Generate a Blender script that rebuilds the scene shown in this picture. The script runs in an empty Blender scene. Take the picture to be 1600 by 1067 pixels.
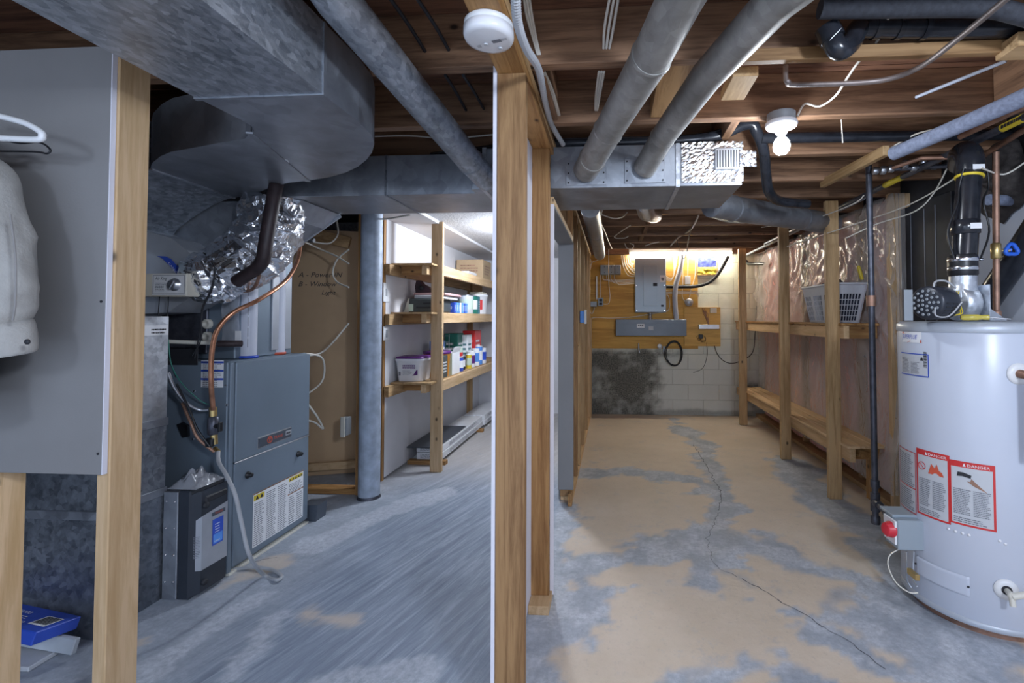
import bpy, bmesh, math, random
from math import pi, sin, cos, radians, atan, sqrt, exp
from mathutils import Vector, Matrix, noise
random.seed(7)
COL = bpy.context.scene.collection
V = Vector
# ---------------------------------------------------------------- camera
F, CX, CY, HC = 735.0, 907.0, 479.0, 1.27
YAW, PIT = atan(49/735.0), radians(1.46)
cam_d = bpy.data.cameras.new('camera')
cam = bpy.data.objects.new('camera', cam_d); COL.objects.link(cam)
cam.location = (0, 0, HC); cam.rotation_euler = (pi/2+PIT, 0, YAW)
cam_d.sensor_width = 36; cam_d.lens = 36*F/1600
cam_d.shift_x = -(CX-800)/1600; cam_d.shift_y = (CY-533.5)/1600
cam_d.clip_start = 0.02
bpy.context.scene.camera = cam
def ray(px, py):
    d = V(((px-CX)/F, -(py-CY)/F, -1))
    return Matrix.Rotation(YAW, 3, 'Z') @ (Matrix.Rotation(pi/2+PIT, 3, 'X') @ d)
def at(px, py, Y): d = ray(px, py); return d*(Y/d.y)+V((0, 0, HC))
def onX(px, py, X): d = ray(px, py); return d*(X/d.x)+V((0, 0, HC))
def onZ(px, py, Z=0.0): d = ray(px, py); return d*((Z-HC)/d.z)+V((0, 0, HC))
# ---------------------------------------------------------------- materials
MATS = {}
class NT:
    def __init__(s, name):
        s.m = bpy.data.materials.new(name); s.m.use_nodes = True
        s.t = s.m.node_tree; s.n = s.t.nodes; s.n.clear()
        s.out = s.n.new('ShaderNodeOutputMaterial'); s.b = s.n.new('ShaderNodeBsdfPrincipled')
        s.t.links.new(s.b.outputs[0], s.out.inputs[0]); MATS[name] = s.m
    def N(s, ty, **k):
        n = s.n.new('ShaderNode'+ty)
        for a, v in k.items(): setattr(n, a, v)
        return n
    def L(s, a, b): s.t.links.new(a, b)
    def put(s, node, key, v): node.inputs[key].default_value = v
    def coords(s, scale=(1, 1, 1), rnd=True):
        tc = s.N('TexCoord'); mp = s.N('Mapping'); s.L(tc.outputs['Object'], mp.inputs['Vector'])
        s.put(mp, 'Scale', scale)
        if rnd:
            oi = s.N('ObjectInfo'); mu = s.N('Math', operation='MULTIPLY'); s.put(mu, 1, 37.0)
            s.L(oi.outputs['Random'], mu.inputs[0]); s.L(mu.outputs[0], mp.inputs['Location'])
        return mp.outputs[0]
    def noise(s, vec, scale, detail=4, rough=.55, dist=0):
        n = s.N('TexNoise'); s.L(vec, n.inputs['Vector'])
        for k, v in (('Scale', scale), ('Detail', detail), ('Roughness', rough), ('Distortion', dist)): s.put(n, k, v)
        return n.outputs['Fac']
    def ramp(s, fac, stops):
        r = s.N('ValToRGB'); s.L(fac, r.inputs[0]); e = r.color_ramp.elements
        while len(e) < len(stops): e.new(.5)
        for el, (p, c) in zip(e, stops):
            el.position = p; el.color = (*c, 1) if len(c) == 3 else c
        return r.outputs[0]
    def rampv(s, fac, stops): return s.ramp(fac, [(p, (v, v, v)) for p, v in stops])
    def mix(s, fac, a, b, mode='MIX'):
        m = s.N('Mix', data_type='RGBA', blend_type=mode)
        for sock, v in ((m.inputs[0], fac), (m.inputs[6], a), (m.inputs[7], b)):
            if isinstance(v, (int, float)): sock.default_value = v
            elif isinstance(v, tuple): sock.default_value = (*v, 1)
            else: s.L(v, sock)
        return m.outputs[2]
    def math(s, op, a, b=0.0):
        m = s.N('Math', operation=op)
        for i, v in enumerate((a, b)):
            if isinstance(v, (int, float)): m.inputs[i].default_value = v
            else: s.L(v, m.inputs[i])
        return m.outputs[0]
    def bump(s, h, strength=.3, dist=.01):
        b = s.N('Bump'); s.put(b, 'Strength', strength); s.put(b, 'Distance', dist)
        s.L(h, b.inputs['Height']); s.L(b.outputs[0], s.b.inputs['Normal'])
    def base(s, c):
        if isinstance(c, tuple): s.b.inputs['Base Color'].default_value = (*c, 1)
        else: s.L(c, s.b.inputs['Base Color'])
    def rough(s, v):
        if isinstance(v, (int, float)): s.b.inputs['Roughness'].default_value = v
        else: s.L(v, s.b.inputs['Roughness'])
    def metal(s, v): s.b.inputs['Metallic'].default_value = v
def simple(name, c, rough=.5, metal=0.0, var=.12, scale=8.0, bump=0.0, trans=0.0, emit=0.0, alpha=None):
    t = NT(name); v = t.coords()
    n = t.noise(v, scale)
    lo = tuple(x*(1-var) for x in c); hi = tuple(min(1, x*(1+var)) for x in c)
    t.base(t.ramp(n, [(.3, lo), (.7, hi)])); t.rough(rough); t.metal(metal)
    if bump: t.bump(t.noise(v, scale*6), bump, .004)
    if emit: t.b.inputs['Emission Color'].default_value = (*c, 1); t.b.inputs['Emission Strength'].default_value = emit
    if trans: t.b.inputs['Transmission Weight'].default_value = trans
    if alpha is not None: t.b.inputs['Alpha'].default_value = alpha
    return t.m
def wood(name, light, dark, axis, knots=.5, ring=7.0, rough=.62, contrast=1.0):
    t = NT(name); k = .07
    sc = {'x': (k, 1, 1), 'y': (1, k, 1), 'z': (1, 1, k)}[axis]
    v = t.coords(sc)
    warp = t.noise(v, 6, 3, .5)
    n1 = t.noise(v, ring*3.2, 5, .6, 1.2)
    fine = t.noise(v, 130, 3, .7)
    f = t.math('ADD', t.math('MULTIPLY', n1, .75*contrast), t.math('MULTIPLY', fine, .25))
    mid = tuple((a+b)/2 for a, b in zip(light, dark))
    c = t.ramp(f, [(.36, dark), (.48, mid), (.58, light)])
    c = t.mix(t.rampv(warp, [(.4, 0), (.75, .35)]), c, tuple(x*.72 for x in light))
    if knots:
        kk = .62; sk = {'x': (kk, 1, 1), 'y': (1, kk, 1), 'z': (1, 1, kk)}[axis]
        vk = t.coords(sk)
        vo = t.N('TexVoronoi'); t.L(vk, vo.inputs['Vector']); t.put(vo, 'Scale', 11.0)
        ms = t.rampv(vo.outputs['Distance'], [(.055, 1), (.085, .75), (.12, .25), (.17, 0)])
        sel = t.N('SeparateColor'); t.L(vo.outputs['Color'], sel.inputs[0])
        ms = t.math('MULTIPLY', ms, t.math('GREATER_THAN', sel.outputs[0], 1-knots))
        c = t.mix(ms, c, tuple(x*.22 for x in dark))
    oi = t.N('ObjectInfo'); br = t.math('ADD', t.math('MULTIPLY', oi.outputs['Random'], .28), .86)
    cb = t.N('CombineColor')
    for i in range(3): t.L(br, cb.inputs[i])
    c = t.mix(1.0, c, cb.outputs[0], 'MULTIPLY')
    t.base(c); t.rough(rough); t.bump(f, .18, .004)
    return t.m
for ax in 'xyz':
    wood('pine_'+ax, (.55, .36, .18), (.33, .19, .075), ax)
    wood('fir_'+ax, (.43, .235, .085), (.22, .095, .026), ax)
    wood('pale_pine_'+ax, (.70, .485, .28), (.52, .33, .155), ax)
    wood('old_joist_'+ax, (.33, .185, .105), (.12, .060, .032), ax, knots=.3)
    wood('brown_stud_'+ax, (.41, .235, .10), (.20, .095, .032), ax)
wood('subfloor_board', (.22, .105, .06), (.075, .032, .02), 'x', knots=.1)
wood('orange_plywood', (.72, .41, .085), (.44, .21, .03), 'x', knots=.12, ring=3)
wood('yellow_plywood', (.72, .44, .12), (.50, .27, .06), 'x', knots=.1, ring=3)
def galv(name, a, b, rough=.42, metal=.72, scale=46, tarn=.5, stretch=(1, 1, 1)):
    t = NT(name); v = t.coords(stretch)
    vo = t.N('TexVoronoi'); t.L(v, vo.inputs['Vector']); t.put(vo, 'Scale', scale)
    sp = t.N('SeparateColor'); t.L(vo.outputs['Color'], sp.inputs[0])
    n = t.noise(v, scale*.55, 5, .65, .6)
    f = t.math('ADD', t.math('MULTIPLY', sp.outputs[0], .28), t.math('MULTIPLY', n, .74))
    c = t.ramp(f, [(.28, a), (.75, b)])
    big = t.noise(v, 2.4, 4, .6)
    c = t.mix(t.rampv(big, [(.42, 0), (.7, tarn)]), c, tuple(x*.45 for x in a))
    t.base(c); t.metal(metal)
    t.rough(t.rampv(f, [(.2, rough-.10), (.8, rough+.12)]))
    t.bump(n, .06, .003)
    return t.m
galv('galvanized', (.26, .29, .33), (.62, .66, .72), scale=70, stretch=(1, .6, 1))
galv('dark_galvanized', (.17, .19, .22), (.40, .43, .48))
galv('smooth_galvanized', (.30, .32, .36), (.46, .49, .54), scale=18)
galv('dusty_galvanized', (.27, .265, .25), (.44, .43, .41), rough=.5, metal=.45, scale=30)
galv('bright_galvanized', (.46, .50, .56), (.78, .82, .88), rough=.36)
t = NT('crinkled_foil'); v = t.coords()
t.base((.86, .88, .92)); t.metal(1.0); t.rough(.25); t.bump(t.noise(v, 50, 3, .6, 1.0), .35, .01)
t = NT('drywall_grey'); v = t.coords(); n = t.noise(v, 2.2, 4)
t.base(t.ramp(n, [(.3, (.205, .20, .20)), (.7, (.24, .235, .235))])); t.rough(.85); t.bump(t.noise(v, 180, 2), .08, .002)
t = NT('drywall_white'); v = t.coords(); n = t.noise(v, 2.0, 4)
t.base(t.ramp(n, [(.3, (.66, .66, .69)), (.7, (.75, .75, .78))])); t.rough(.8)
t = NT('stipple_ceiling'); v = t.coords(); n = t.noise(v, 60, 4, .7)
t.base(t.ramp(n, [(.35, (.50, .51, .53)), (.65, (.80, .81, .83))])); t.rough(.9); t.bump(n, .8, .01)
simple('masonite', (.50, .34, .20), .7, var=.16, scale=1.6)
simple('gypsum_core', (.74, .73, .80), .9, var=.05)
simple('white_plastic', (.78, .79, .80), .35, var=.03)
simple('off_white_plastic', (.68, .66, .58), .4, var=.05)
simple('white_cable', (.74, .70, .62), .45, var=.08)
simple('grey_cable', (.42, .43, .45), .45)
simple('black_rubber', (.012, .013, .016), .38)
simple('black_abs', (.018, .020, .026), .22, var=.3, scale=20)
simple('dark_steel_pipe', (.095, .10, .125), .42, .55, var=.3, scale=25)
simple('copper', (.62, .30, .18), .32, .9, var=.3, scale=22)
simple('dull_copper', (.36, .21, .15), .5, .65, var=.3, scale=22)
simple('grey_copper', (.24, .20, .185), .45, .5, var=.25, scale=22)
simple('brass', (.62, .46, .20), .35, .9)
simple('grey_foam', (.20, .23, .32), .85, var=.25, scale=60, bump=.4)
simple('motor_black', (.03, .034, .045), .35, .2)
simple('black_foam', (.035, .038, .048), .8, var=.3, scale=60, bump=.3)
simple('brown_foam', (.032, .020, .022), .55, var=.35, scale=30)
simple('furnace_grey', (.185, .235, .29), .42, .25, var=.06, scale=3)
simple('furnace_dark', (.075, .09, .115), .42, .15, var=.08, scale=3)
simple('air_cleaner_black', (.028, .034, .046), .35, var=.1)
simple('silver_panel', (.42, .44, .48), .38, .35, var=.06)
simple('panel_grey', (.34, .40, .45), .42, .25, var=.06, scale=3)
simple('trough_grey', (.155, .18, .21), .45, .25, var=.1, scale=4)
simple('box_grey', (.30, .33, .36), .45, .3, var=.08)
simple('chrome', (.74, .76, .80), .2, 1.0, var=.08)
simple('steel', (.50, .52, .56), .32, .9, var=.12)
simple('aluminium', (.60, .62, .66), .34, .85, var=.12)
simple('heater_enamel', (.56, .60, .69), .30, var=.025, scale=2)
simple('heater_rim', (.46, .50, .56), .4, .2, var=.05)
simple('paper_white', (.82, .83, .85), .6, var=.03)
simple('paper_grey', (.55, .57, .60), .6, var=.03)
simple('label_blue', (.03, .085, .52), .4, var=.08)
simple('sky_blue', (.10, .30, .78), .4, var=.2)
simple('label_red', (.62, .035, .035), .4, var=.08)
simple('orange_red', (.62, .10, .05), .45)
simple('ink', (.02, .021, .026), .6, var=.05)
simple('ink_grey', (.20, .21, .24), .6, var=.05)
simple('yellow', (.72, .55, .04), .4, var=.08)
simple('clear_yellow', (.72, .60, .12), .15, trans=.35)
simple('yellow_foam', (.70, .55, .07), .85, var=.35, scale=40, bump=.8)
simple('blue_cloth', (.05, .07, .30), .85, var=.5, scale=25, bump=.6)
simple('blue_valve', (.02, .12, .62), .4)
simple('red_knob', (.66, .03, .05), .35)
simple('purple', (.11, .02, .17), .4, var=.1)
simple('orange', (.68, .28, .03), .45, var=.15)
simple('green', (.02, .17, .13), .4, var=.15)
simple('teal', (.03, .19, .22), .4, var=.15)
simple('pale_green', (.50, .62, .52), .6, var=.05)
simple('dark_case', (.05, .062, .066), .5, var=.2)
simple('pinkish', (.52, .33, .33), .6)
simple('dark_maroon', (.045, .020, .03), .6, var=.4)
simple('cardboard', (.50, .36, .22), .8, var=.06)
simple('charcoal_board', (.055, .062, .078), .45, var=.08)
simple('basket_plastic', (.62, .64, .70), .42, var=.03)
simple('navy_cloth', (.03, .035, .06), .9, var=.5, scale=18, bump=.6)
simple('cream_box', (.70, .66, .56), .6, var=.05)
simple('tar_paper', (.022, .025, .034), .6, var=.4, scale=6)
simple('pale_blue_wall', (.52, .56, .64), .75, var=.06, scale=3)
simple('dark_foundation', (.045, .045, .05), .85, var=.35, scale=5)
simple('dark_foam_lump', (.045, .038, .036), .85, var=.5, scale=40, bump=1.0)
simple('red_text', (.55, .04, .04), .5)
simple('pink_wool', (.62, .34, .31), .95, var=.25, scale=9, bump=.8)
simple('plastic_bag', (.72, .74, .80), .14, var=.05, trans=.55, alpha=.75)
simple('pvc', (.60, .63, .72), .35, var=.04)
simple('pvc_grey', (.40, .43, .50), .4, var=.04)
simple('column_paint', (.38, .44, .53), .55, .15, var=.22, scale=14)
simple('porcelain', (.80, .81, .84), .25, var=.03)
simple('canvas', (.38, .37, .35), .95, var=.08, scale=26, bump=.35)
simple('canvas_seam', (.26, .25, .245), .95, var=.08, scale=26)
simple('crack_dark', (.10, .105, .12), .95)
simple('filter_grey', (.50, .54, .58), .8, var=.1)
simple('bulb_glow', (.86, .92, 1.0), .3, var=0, emit=60)
simple('tube_glow', (.86, .94, 1.0), .3, var=0, emit=9)
def emissive(name, c, s):
    t = NT(name); t.base((0, 0, 0))
    t.b.inputs['Emission Color'].default_value = (*c, 1); t.b.inputs['Emission Strength'].default_value = s
emissive('bulb_glow2', (.84, .91, 1.0), 130)
emissive('tube_glow2', (1.0, .94, .78), 58)
# plastic sheet: thin film, partly clear
t = NT('vapour_film'); v = t.coords(rnd=False)
t.base((.80, .76, .74)); t.rough(.16); t.b.inputs['Specular IOR Level'].default_value = .8
t.bump(t.noise(v, 7, 3, .5, 1.2), .8, .03)
tr = t.N('BsdfTransparent'); mx = t.N('MixShader'); fr = t.N('LayerWeight'); t.put(fr, 'Blend', .35)
t.L(t.rampv(fr.outputs['Facing'], [(0, .26), (1, .6)]), mx.inputs[0])
t.L(tr.outputs[0], mx.inputs[1]); t.L(t.b.outputs[0], mx.inputs[2]); t.L(mx.outputs[0], t.out.inputs[0])
# ---------------------------------------------------------------- mesh builder
class MB:
    def __init__(s, mat=None):
        s.v = []; s.f = []; s.mi = []; s.sm = []; s.mats = []; s.cur = 0
        if mat: s.use(mat)
    def use(s, m):
        if m not in s.mats: s.mats.append(m)
        s.cur = s.mats.index(m); return s
    def add(s, vs, fs, smooth=False):
        o = len(s.v); s.v += [V(p) for p in vs]
        for f in fs: s.f.append([i+o for i in f]); s.mi.append(s.cur); s.sm.append(smooth)
        return s
    def obox(s, c, ax, h, b=0.0):
        c = V(c); ax = [V(a).normalized() for a in ax]
        if ax[0].cross(ax[1]).dot(ax[2]) < 0: ax = [ax[0], ax[1], -ax[2]]
        b = min(b, min(h)*.45); vs = []; idx = {}
        for sx in (-1, 1):
            for sy in (-1, 1):
                for sz in (-1, 1):
                    sg = (sx, sy, sz)
                    for k in range(3):
                        if b == 0 and k: idx[sg, k] = idx[sg, 0]; continue
                        idx[sg, k] = len(vs)
                        d = [sg[i]*(h[i]-(0 if i == k else b)) for i in range(3)]
                        vs.append(c+ax[0]*d[0]+ax[1]*d[1]+ax[2]*d[2])
        fs = []
        for k in range(3):
            i, j = (k+1) % 3, (k+2) % 3
            for sg in (-1, 1):
                q = []
                for a, bb in ((-1, -1), (1, -1), (1, 1), (-1, 1)):
                    w = [0, 0, 0]; w[k] = sg; w[i] = a; w[j] = bb; q.append(idx[tuple(w), k])
                fs.append(q if sg > 0 else q[::-1])
        if b:
            for k in range(3):
                i, j = (k+1) % 3, (k+2) % 3
                for si in (-1, 1):
                    for sj in (-1, 1):
                        w0 = [0]*3; w0[i] = si; w0[j] = sj; w1 = list(w0); w0[k] = -1; w1[k] = 1
                        w0, w1 = tuple(w0), tuple(w1)
                        q = [idx[w0, i], idx[w1, i], idx[w1, j], idx[w0, j]]
                        fs.append(q if si*sj < 0 else q[::-1])
            for sx in (-1, 1):
                for sy in (-1, 1):
                    for sz in (-1, 1):
                        sg = (sx, sy, sz); q = [idx[sg, 0], idx[sg, 1], idx[sg, 2]]
                        fs.append(q if sx*sy*sz > 0 else q[::-1])
        return s.add(vs, fs)
    def box(s, x0, x1, y0, y1, z0, z1, b=0.0):
        return s.obox(((x0+x1)/2, (y0+y1)/2, (z0+z1)/2), ((1, 0, 0), (0, 1, 0), (0, 0, 1)),
                      (abs(x1-x0)/2, abs(y1-y0)/2, abs(z1-z0)/2), b)
    def bar(s, p, q, w, h, b=.002, up=(0, 0, 1)):
        p, q = V(p), V(q); d = q-p; u = V(up)
        if abs(d.normalized().dot(u)) > .99: u = V((0, 1, 0))
        r = d.cross(u).normalized(); u2 = r.cross(d).normalized()
        return s.obox((p+q)/2, (d, r, u2), (d.length/2, w/2, h/2), b)
    def tube(s, pts, r, n=10, caps=True, smooth=True, closed=False):
        pts = [V(p) for p in pts]; m = len(pts)
        rs = r if isinstance(r, (list, tuple)) else [r]*m
        tan = []
        for i in range(m):
            a = pts[i-1] if (i or closed) else pts[i]; b = pts[(i+1) % m] if (i < m-1 or closed) else pts[i]
            tan.append((b-a).normalized())
        ref = V((0, 0, 1)) if abs(tan[0].z) < .9 else V((1, 0, 0))
        u = tan[0].cross(ref).normalized(); vs = []; fs = []
        for i in range(m):
            u = (u-tan[i]*u.dot(tan[i])).normalized(); w = tan[i].cross(u)
            for k in range(n):
                a = 2*pi*k/n; vs.append(pts[i]+(u*cos(a)+w*sin(a))*rs[i])
        for i in range(m if closed else m-1):
            for k in range(n):
                a, b = i*n+k, i*n+(k+1) % n; c, d = ((i+1) % m)*n+(k+1) % n, ((i+1) % m)*n+k
                fs.append([a, b, c, d])
        s.add(vs, fs, smooth)
        if caps and not closed:
            o = len(s.v)-len(vs)
            for ring, rev in ((range(n), True), (range((m-1)*n, m*n), False)):
                q = [vs[i] for i in ring]; s.add(q, [list(range(n))[::-1] if rev else list(range(n))])
        return s
    def cyl(s, p, q, r, n=20, r2=None, smooth=True): return s.tube([p, q], [r, r if r2 is None else r2], n, True, smooth)
    def lathe(s, prof, c, n=32, axis=(0, 0, 1), smooth=True):
        ax = V(axis).normalized(); ref = V((1, 0, 0)) if abs(ax.x) < .9 else V((0, 1, 0))
        u = ax.cross(ref).normalized(); w = ax.cross(u); c = V(c); vs = []; fs = []
        for r, z in prof:
            for k in range(n):
                a = 2*pi*k/n; vs.append(c+ax*z+(u*cos(a)+w*sin(a))*max(r, 1e-5))
        for i in range(len(prof)-1):
            for k in range(n):
                fs.append([i*n+k, i*n+(k+1) % n, (i+1)*n+(k+1) % n, (i+1)*n+k])
        s.add(vs, fs, smooth)
        for i, rev in ((0, True), (len(prof)-1, False)):
            if prof[i][0] > 1e-4:
                q = vs[i*n:(i+1)*n]; s.add(q, [list(range(n))[::-1] if rev else list(range(n))])
        return s
    def prism(s, poly, ext, smooth=False):
        p = [V(a) for a in poly]; e = V(ext); n = len(p)
        s.add(p+[a+e for a in p], [list(range(n))[::-1], list(range(n, 2*n))])
        side = []
        for i in range(n): j = (i+1) % n; side += [[i, j, n+j, n+i]]
        s.add(p+[a+e for a in p], side, smooth); return s
    def quad(s, a, b, c, d): return s.add([a, b, c, d], [[0, 1, 2, 3]])
    def grid(s, fn, u0, u1, v0, v1, nu, nv, smooth=True):
        vs = [fn(u0+(u1-u0)*i/nu, v0+(v1-v0)*j/nv) for j in range(nv+1) for i in range(nu+1)]
        fs = [[j*(nu+1)+i, j*(nu+1)+i+1, (j+1)*(nu+1)+i+1, (j+1)*(nu+1)+i] for j in range(nv) for i in range(nu)]
        return s.add(vs, fs, smooth)
    def text(s, body, size, fn, u=0.0, v=0.0, shear=0.0, xs=1.0):
        cu = bpy.data.curves.new('lettering', 'FONT'); cu.body = body; cu.size = size; cu.shear = shear
        cu.resolution_u = 3
        ob = bpy.data.objects.new('lettering', cu); COL.objects.link(ob)
        dg = bpy.context.evaluated_depsgraph_get(); me = bpy.data.meshes.new_from_object(ob.evaluated_get(dg))
        s.add([fn(u+a.co.x*xs, v+a.co.y) for a in me.vertices], [list(p.vertices) for p in me.polygons])
        bpy.data.objects.remove(ob); bpy.data.curves.remove(cu); bpy.data.meshes.remove(me); return s
    def lines(s, fn, u0, u1, v0, v1, rows, rnd=None, fill=.45):
        rnd = rnd or random; dv = (v1-v0)/rows
        for k in range(rows):
            u = u0; y = v0+dv*k
            end = u1-(u1-u0)*rnd.random()*.25
            while u < end:
                w = (u1-u0)*rnd.uniform(.05, .16); e = min(u+w, end)
                s.quad(fn(u, y), fn(e, y), fn(e, y+dv*fill), fn(u, y+dv*fill)); u = e+(u1-u0)*.025
        return s
    def build(s, name, parent=None, loc=None):
        base = LOC[parent] if parent is not None else V(loc if loc is not None else (0, 0, 0))
        me = bpy.data.meshes.new(name)
        me.from_pydata([tuple(p-base) for p in s.v], [], s.f)
        for m in s.mats: me.materials.append(MATS[m])
        me.polygons.foreach_set('material_index', s.mi); me.polygons.foreach_set('use_smooth', s.sm)
        me.update(); o = bpy.data.objects.new(name, me); COL.objects.link(o)
        if parent is not None: o.parent = parent
        else: o.location = base
        LOC[o] = base
        return o
LOC = {}
def plane(O, R, U, off=0.0012):
    O, R, U = V(O), V(R).normalized(), V(U).normalized(); N = R.cross(U)
    return lambda u, v, d=0.0: O+R*u+U*v+N*(off+d)
def cr(pts, k=6):
    p = [V(a) for a in pts]; out = []
    for i in range(len(p)-1):
        a, b, c, d = p[max(i-1, 0)], p[i], p[i+1], p[min(i+2, len(p)-1)]
        for j in range(k):
            t = j/k; out.append(.5*((2*b)+(c-a)*t+(2*a-5*b+4*c-d)*t*t+(3*b-a-3*c+d)*t**3))
    return out+[p[-1]]
def tag(o, label, cat, group=None, kind=None):
    if label: o['label'] = label
    if cat: o['category'] = cat
    if group: o['group'] = group
    if kind: o['kind'] = kind
    return o
def thing(name, label, cat, loc=(0, 0, 0), group=None):
    o = bpy.data.objects.new(name, None); COL.objects.link(o); o.location = loc; o.empty_display_size = .05
    LOC[o] = V(loc); return tag(o, label, cat, group)
def struct(mb, name, loc=None): return tag(mb.build(name, None, loc), None, None, None, 'structure')
def solo(mb, name, label, cat, loc=None, group=None): return tag(mb.build(name, None, loc), label, cat, group)
def tubeobj(name, mat, pts, r, label, cat, k=6, n=8, group=None, parent=None):
    p = cr(pts, k) if k else pts
    mb = MB(mat).tube(p, r, n)
    if parent is not None: return mb.build(name, parent)
    return solo(mb, name, label, cat, pts[0], group)
def copy_tree(o, loc, label=None, parent=None):
    c = o.copy(); COL.objects.link(c)
    if parent is None:
        c.location = loc; LOC[c] = V(loc)
        if label: c['label'] = label
    else: c.parent = parent; LOC[c] = LOC[parent]
    for ch in list(o.children): copy_tree(ch, None, None, c)
    return c
# ================================================================ SETTING
JB, JT = 2.115, 2.30
def seg_d(p, pts):
    best = 9
    for a, b in zip(pts, pts[1:]):
        ab = b-a; t = max(0, min(1, (p-a).dot(ab)/max(ab.length_squared, 1e-9))); best = min(best, (p-a-ab*t).length)
    return best
def fl(*px): return [onZ(a, b).to_2d() for a, b in px]
def sm(x, a, b): t = max(0, min(1, (x-a)/(b-a))); return t*t*(3-2*t)
blue_strokes = [(fl((1050, 655), (1100, 700), (1130, 775), (1110, 850), (1090, 900)), .10),
                (fl((905, 740), (1000, 735), (1090, 752), (1140, 790)), .09),
                (fl((865, 900), (960, 880), (1080, 850), (1180, 850), (1260, 885)), .13),
                (fl((880, 790), (860, 900), (850, 1000), (835, 1090)), .10),
                (fl((870, 960), (940, 925), (1040, 905)), .07),
                (fl((1260, 885), (1330, 900), (1420, 960), (1540, 1060)), .10),
                (fl((1130, 860), (1200, 920), (1290, 985), (1390, 1050)), .045),
                (fl((1230, 720), (1290, 790), (1380, 830)), .16),
                (fl((1380, 860), (1430, 950), (1560, 1010)), .12),
                (fl((1420, 1000), (1500, 1060)), .16),
                (fl((1080, 1080), (1180, 1040), (1260, 1075)), .06)]
brown_left = [(fl((225, 1000), (330, 930), (420, 880)), .05), (fl((480, 960), (560, 965)), .05)]
white_left = [(fl((215, 1060), (300, 1000), (400, 935)), .055), (fl((360, 1050), (400, 1010), (425, 965)), .05), (fl((405, 1000), (440, 960)), .05), (fl((520, 1080), (640, 1060)), .11), (fl((500, 850), (600, 800), (690, 770)), .12)]
def floor_mask(x, y):
    p = V((x, y)); q = V((x, y, 0))
    wob = noise.fractal(q*2.3, .7, 2.1, 5)*.16
    wob2 = noise.fractal(q*7.0+V((3, 1, 0)), .8, 2.1, 4)*.06
    blue = 0
    for pts, w in blue_strokes:
        d = seg_d(p, pts)
        blue = max(blue, 1-sm(d+wob*.9+wob2, w*.75, w*1.25))
    tan = 1-blue
    patch = noise.fractal(q*1.1+V((9, 4, 2)), .8, 2.1, 4)
    if y < 3.4: tan *= 1-.8*sm(patch+wob, .27, .42)
    side = sm(x+wob*.3+.04*(y-2), -.36, -.30) if y < 3.3 else sm(x+wob*.3, -.36, -.28)
    if x < -.37: side = 0
    br = max(1-sm(seg_d(p, a)+wob*.7, w*.6, w*1.4) for a, w in brown_left)
    wl = max(1-sm(seg_d(p, a)+wob*.25+wob2*.4, w*.92, w*1.05) for a, w in white_left)*.62
    deep = sm(y, 3.2, 4.4)*.5 if x < -.37 else 0
    tanv = max(tan*side, br*.75, deep)
    scr = 1-sm(abs(x+.95+wob*.5), .35, .8) if x < -.37 else 0
    return tanv, max(wl, blue*side*.55*sm(noise.fractal(q*5.5, .7, 2, 4), -.1, .25)), scr
def attr_grid(mb, name, fnc, nm):
    o = mb.build(name); me = o.data
    at_ = me.color_attributes.new(nm, 'FLOAT_COLOR', 'POINT')
    buf = []
    for v in me.vertices: buf += [*fnc(v.co), 1.0]
    at_.data.foreach_set('color', buf); tag(o, None, None, None, 'structure'); return o
_d = onZ(650, 880)-onZ(382, 1064); STREAK = math.degrees(math.atan2(_d.y, _d.x))
t = NT('painted_concrete'); v = t.coords(rnd=False)
a = t.N('Attribute', attribute_name='paint'); sp = t.N('SeparateColor'); t.L(a.outputs['Color'], sp.inputs[0])
n1 = t.noise(v, 5, 6, .7); n2 = t.noise(v, 38, 5, .75); n3 = t.noise(v, 1.2, 3)
m0 = t.N('Mapping'); t.L(v, m0.inputs['Vector']); t.put(m0, 'Rotation', (0, 0, radians(-STREAK))); mp = t.N('Mapping'); t.L(m0.outputs[0], mp.inputs['Vector']); t.put(mp, 'Scale', (1.4, 15, 1))
st = t.noise(mp.outputs[0], 1.6, 6, .75, .6)
grey = t.ramp(t.math('ADD', t.math('MULTIPLY', n1, .6), t.math('MULTIPLY', n2, .4)),
              [(.34, (.25, .28, .33)), (.52, (.38, .42, .48)), (.68, (.58, .62, .68))])
streak = t.ramp(st, [(.34, (.155, .20, .275)), (.52, (.27, .325, .41)), (.68, (.45, .51, .60))])
grey = t.mix(t.math('MULTIPLY', sp.outputs[2], .85), grey, streak)
tan = t.ramp(t.math('ADD', t.math('MULTIPLY', n3, .5), t.math('MULTIPLY', n1, .5)),
             [(.35, (.58, .48, .37)), (.55, (.67, .57, .46)), (.7, (.72, .64, .54))])
tan = t.mix(t.rampv(n2, [(.56, 0), (.72, .35)]), tan, (.34, .32, .30))
white = t.ramp(n2, [(.35, (.42, .46, .52)), (.6, (.72, .75, .80))])
c = t.mix(t.math('MULTIPLY', sp.outputs[0], t.rampv(t.noise(v, 4.2, 7, .78), [(.30, .45), (.44, 1)])), grey, tan); c = t.mix(t.math('MULTIPLY', sp.outputs[1], .8), c, white)
t.base(c); t.rough(t.rampv(n1, [(.3, .45), (.7, .75)])); t.bump(t.math('ADD', n2, t.math('MULTIPLY', n1, 1.5)), .25, .008)
fm = MB('painted_concrete').grid(lambda u, v: V((u, v, 0)), -3.0, 2.05, -1.6, 6.34, 202, 317, False)
floor = attr_grid(fm, 'floor', lambda p: floor_mask(p.x, p.y), 'paint')
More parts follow.
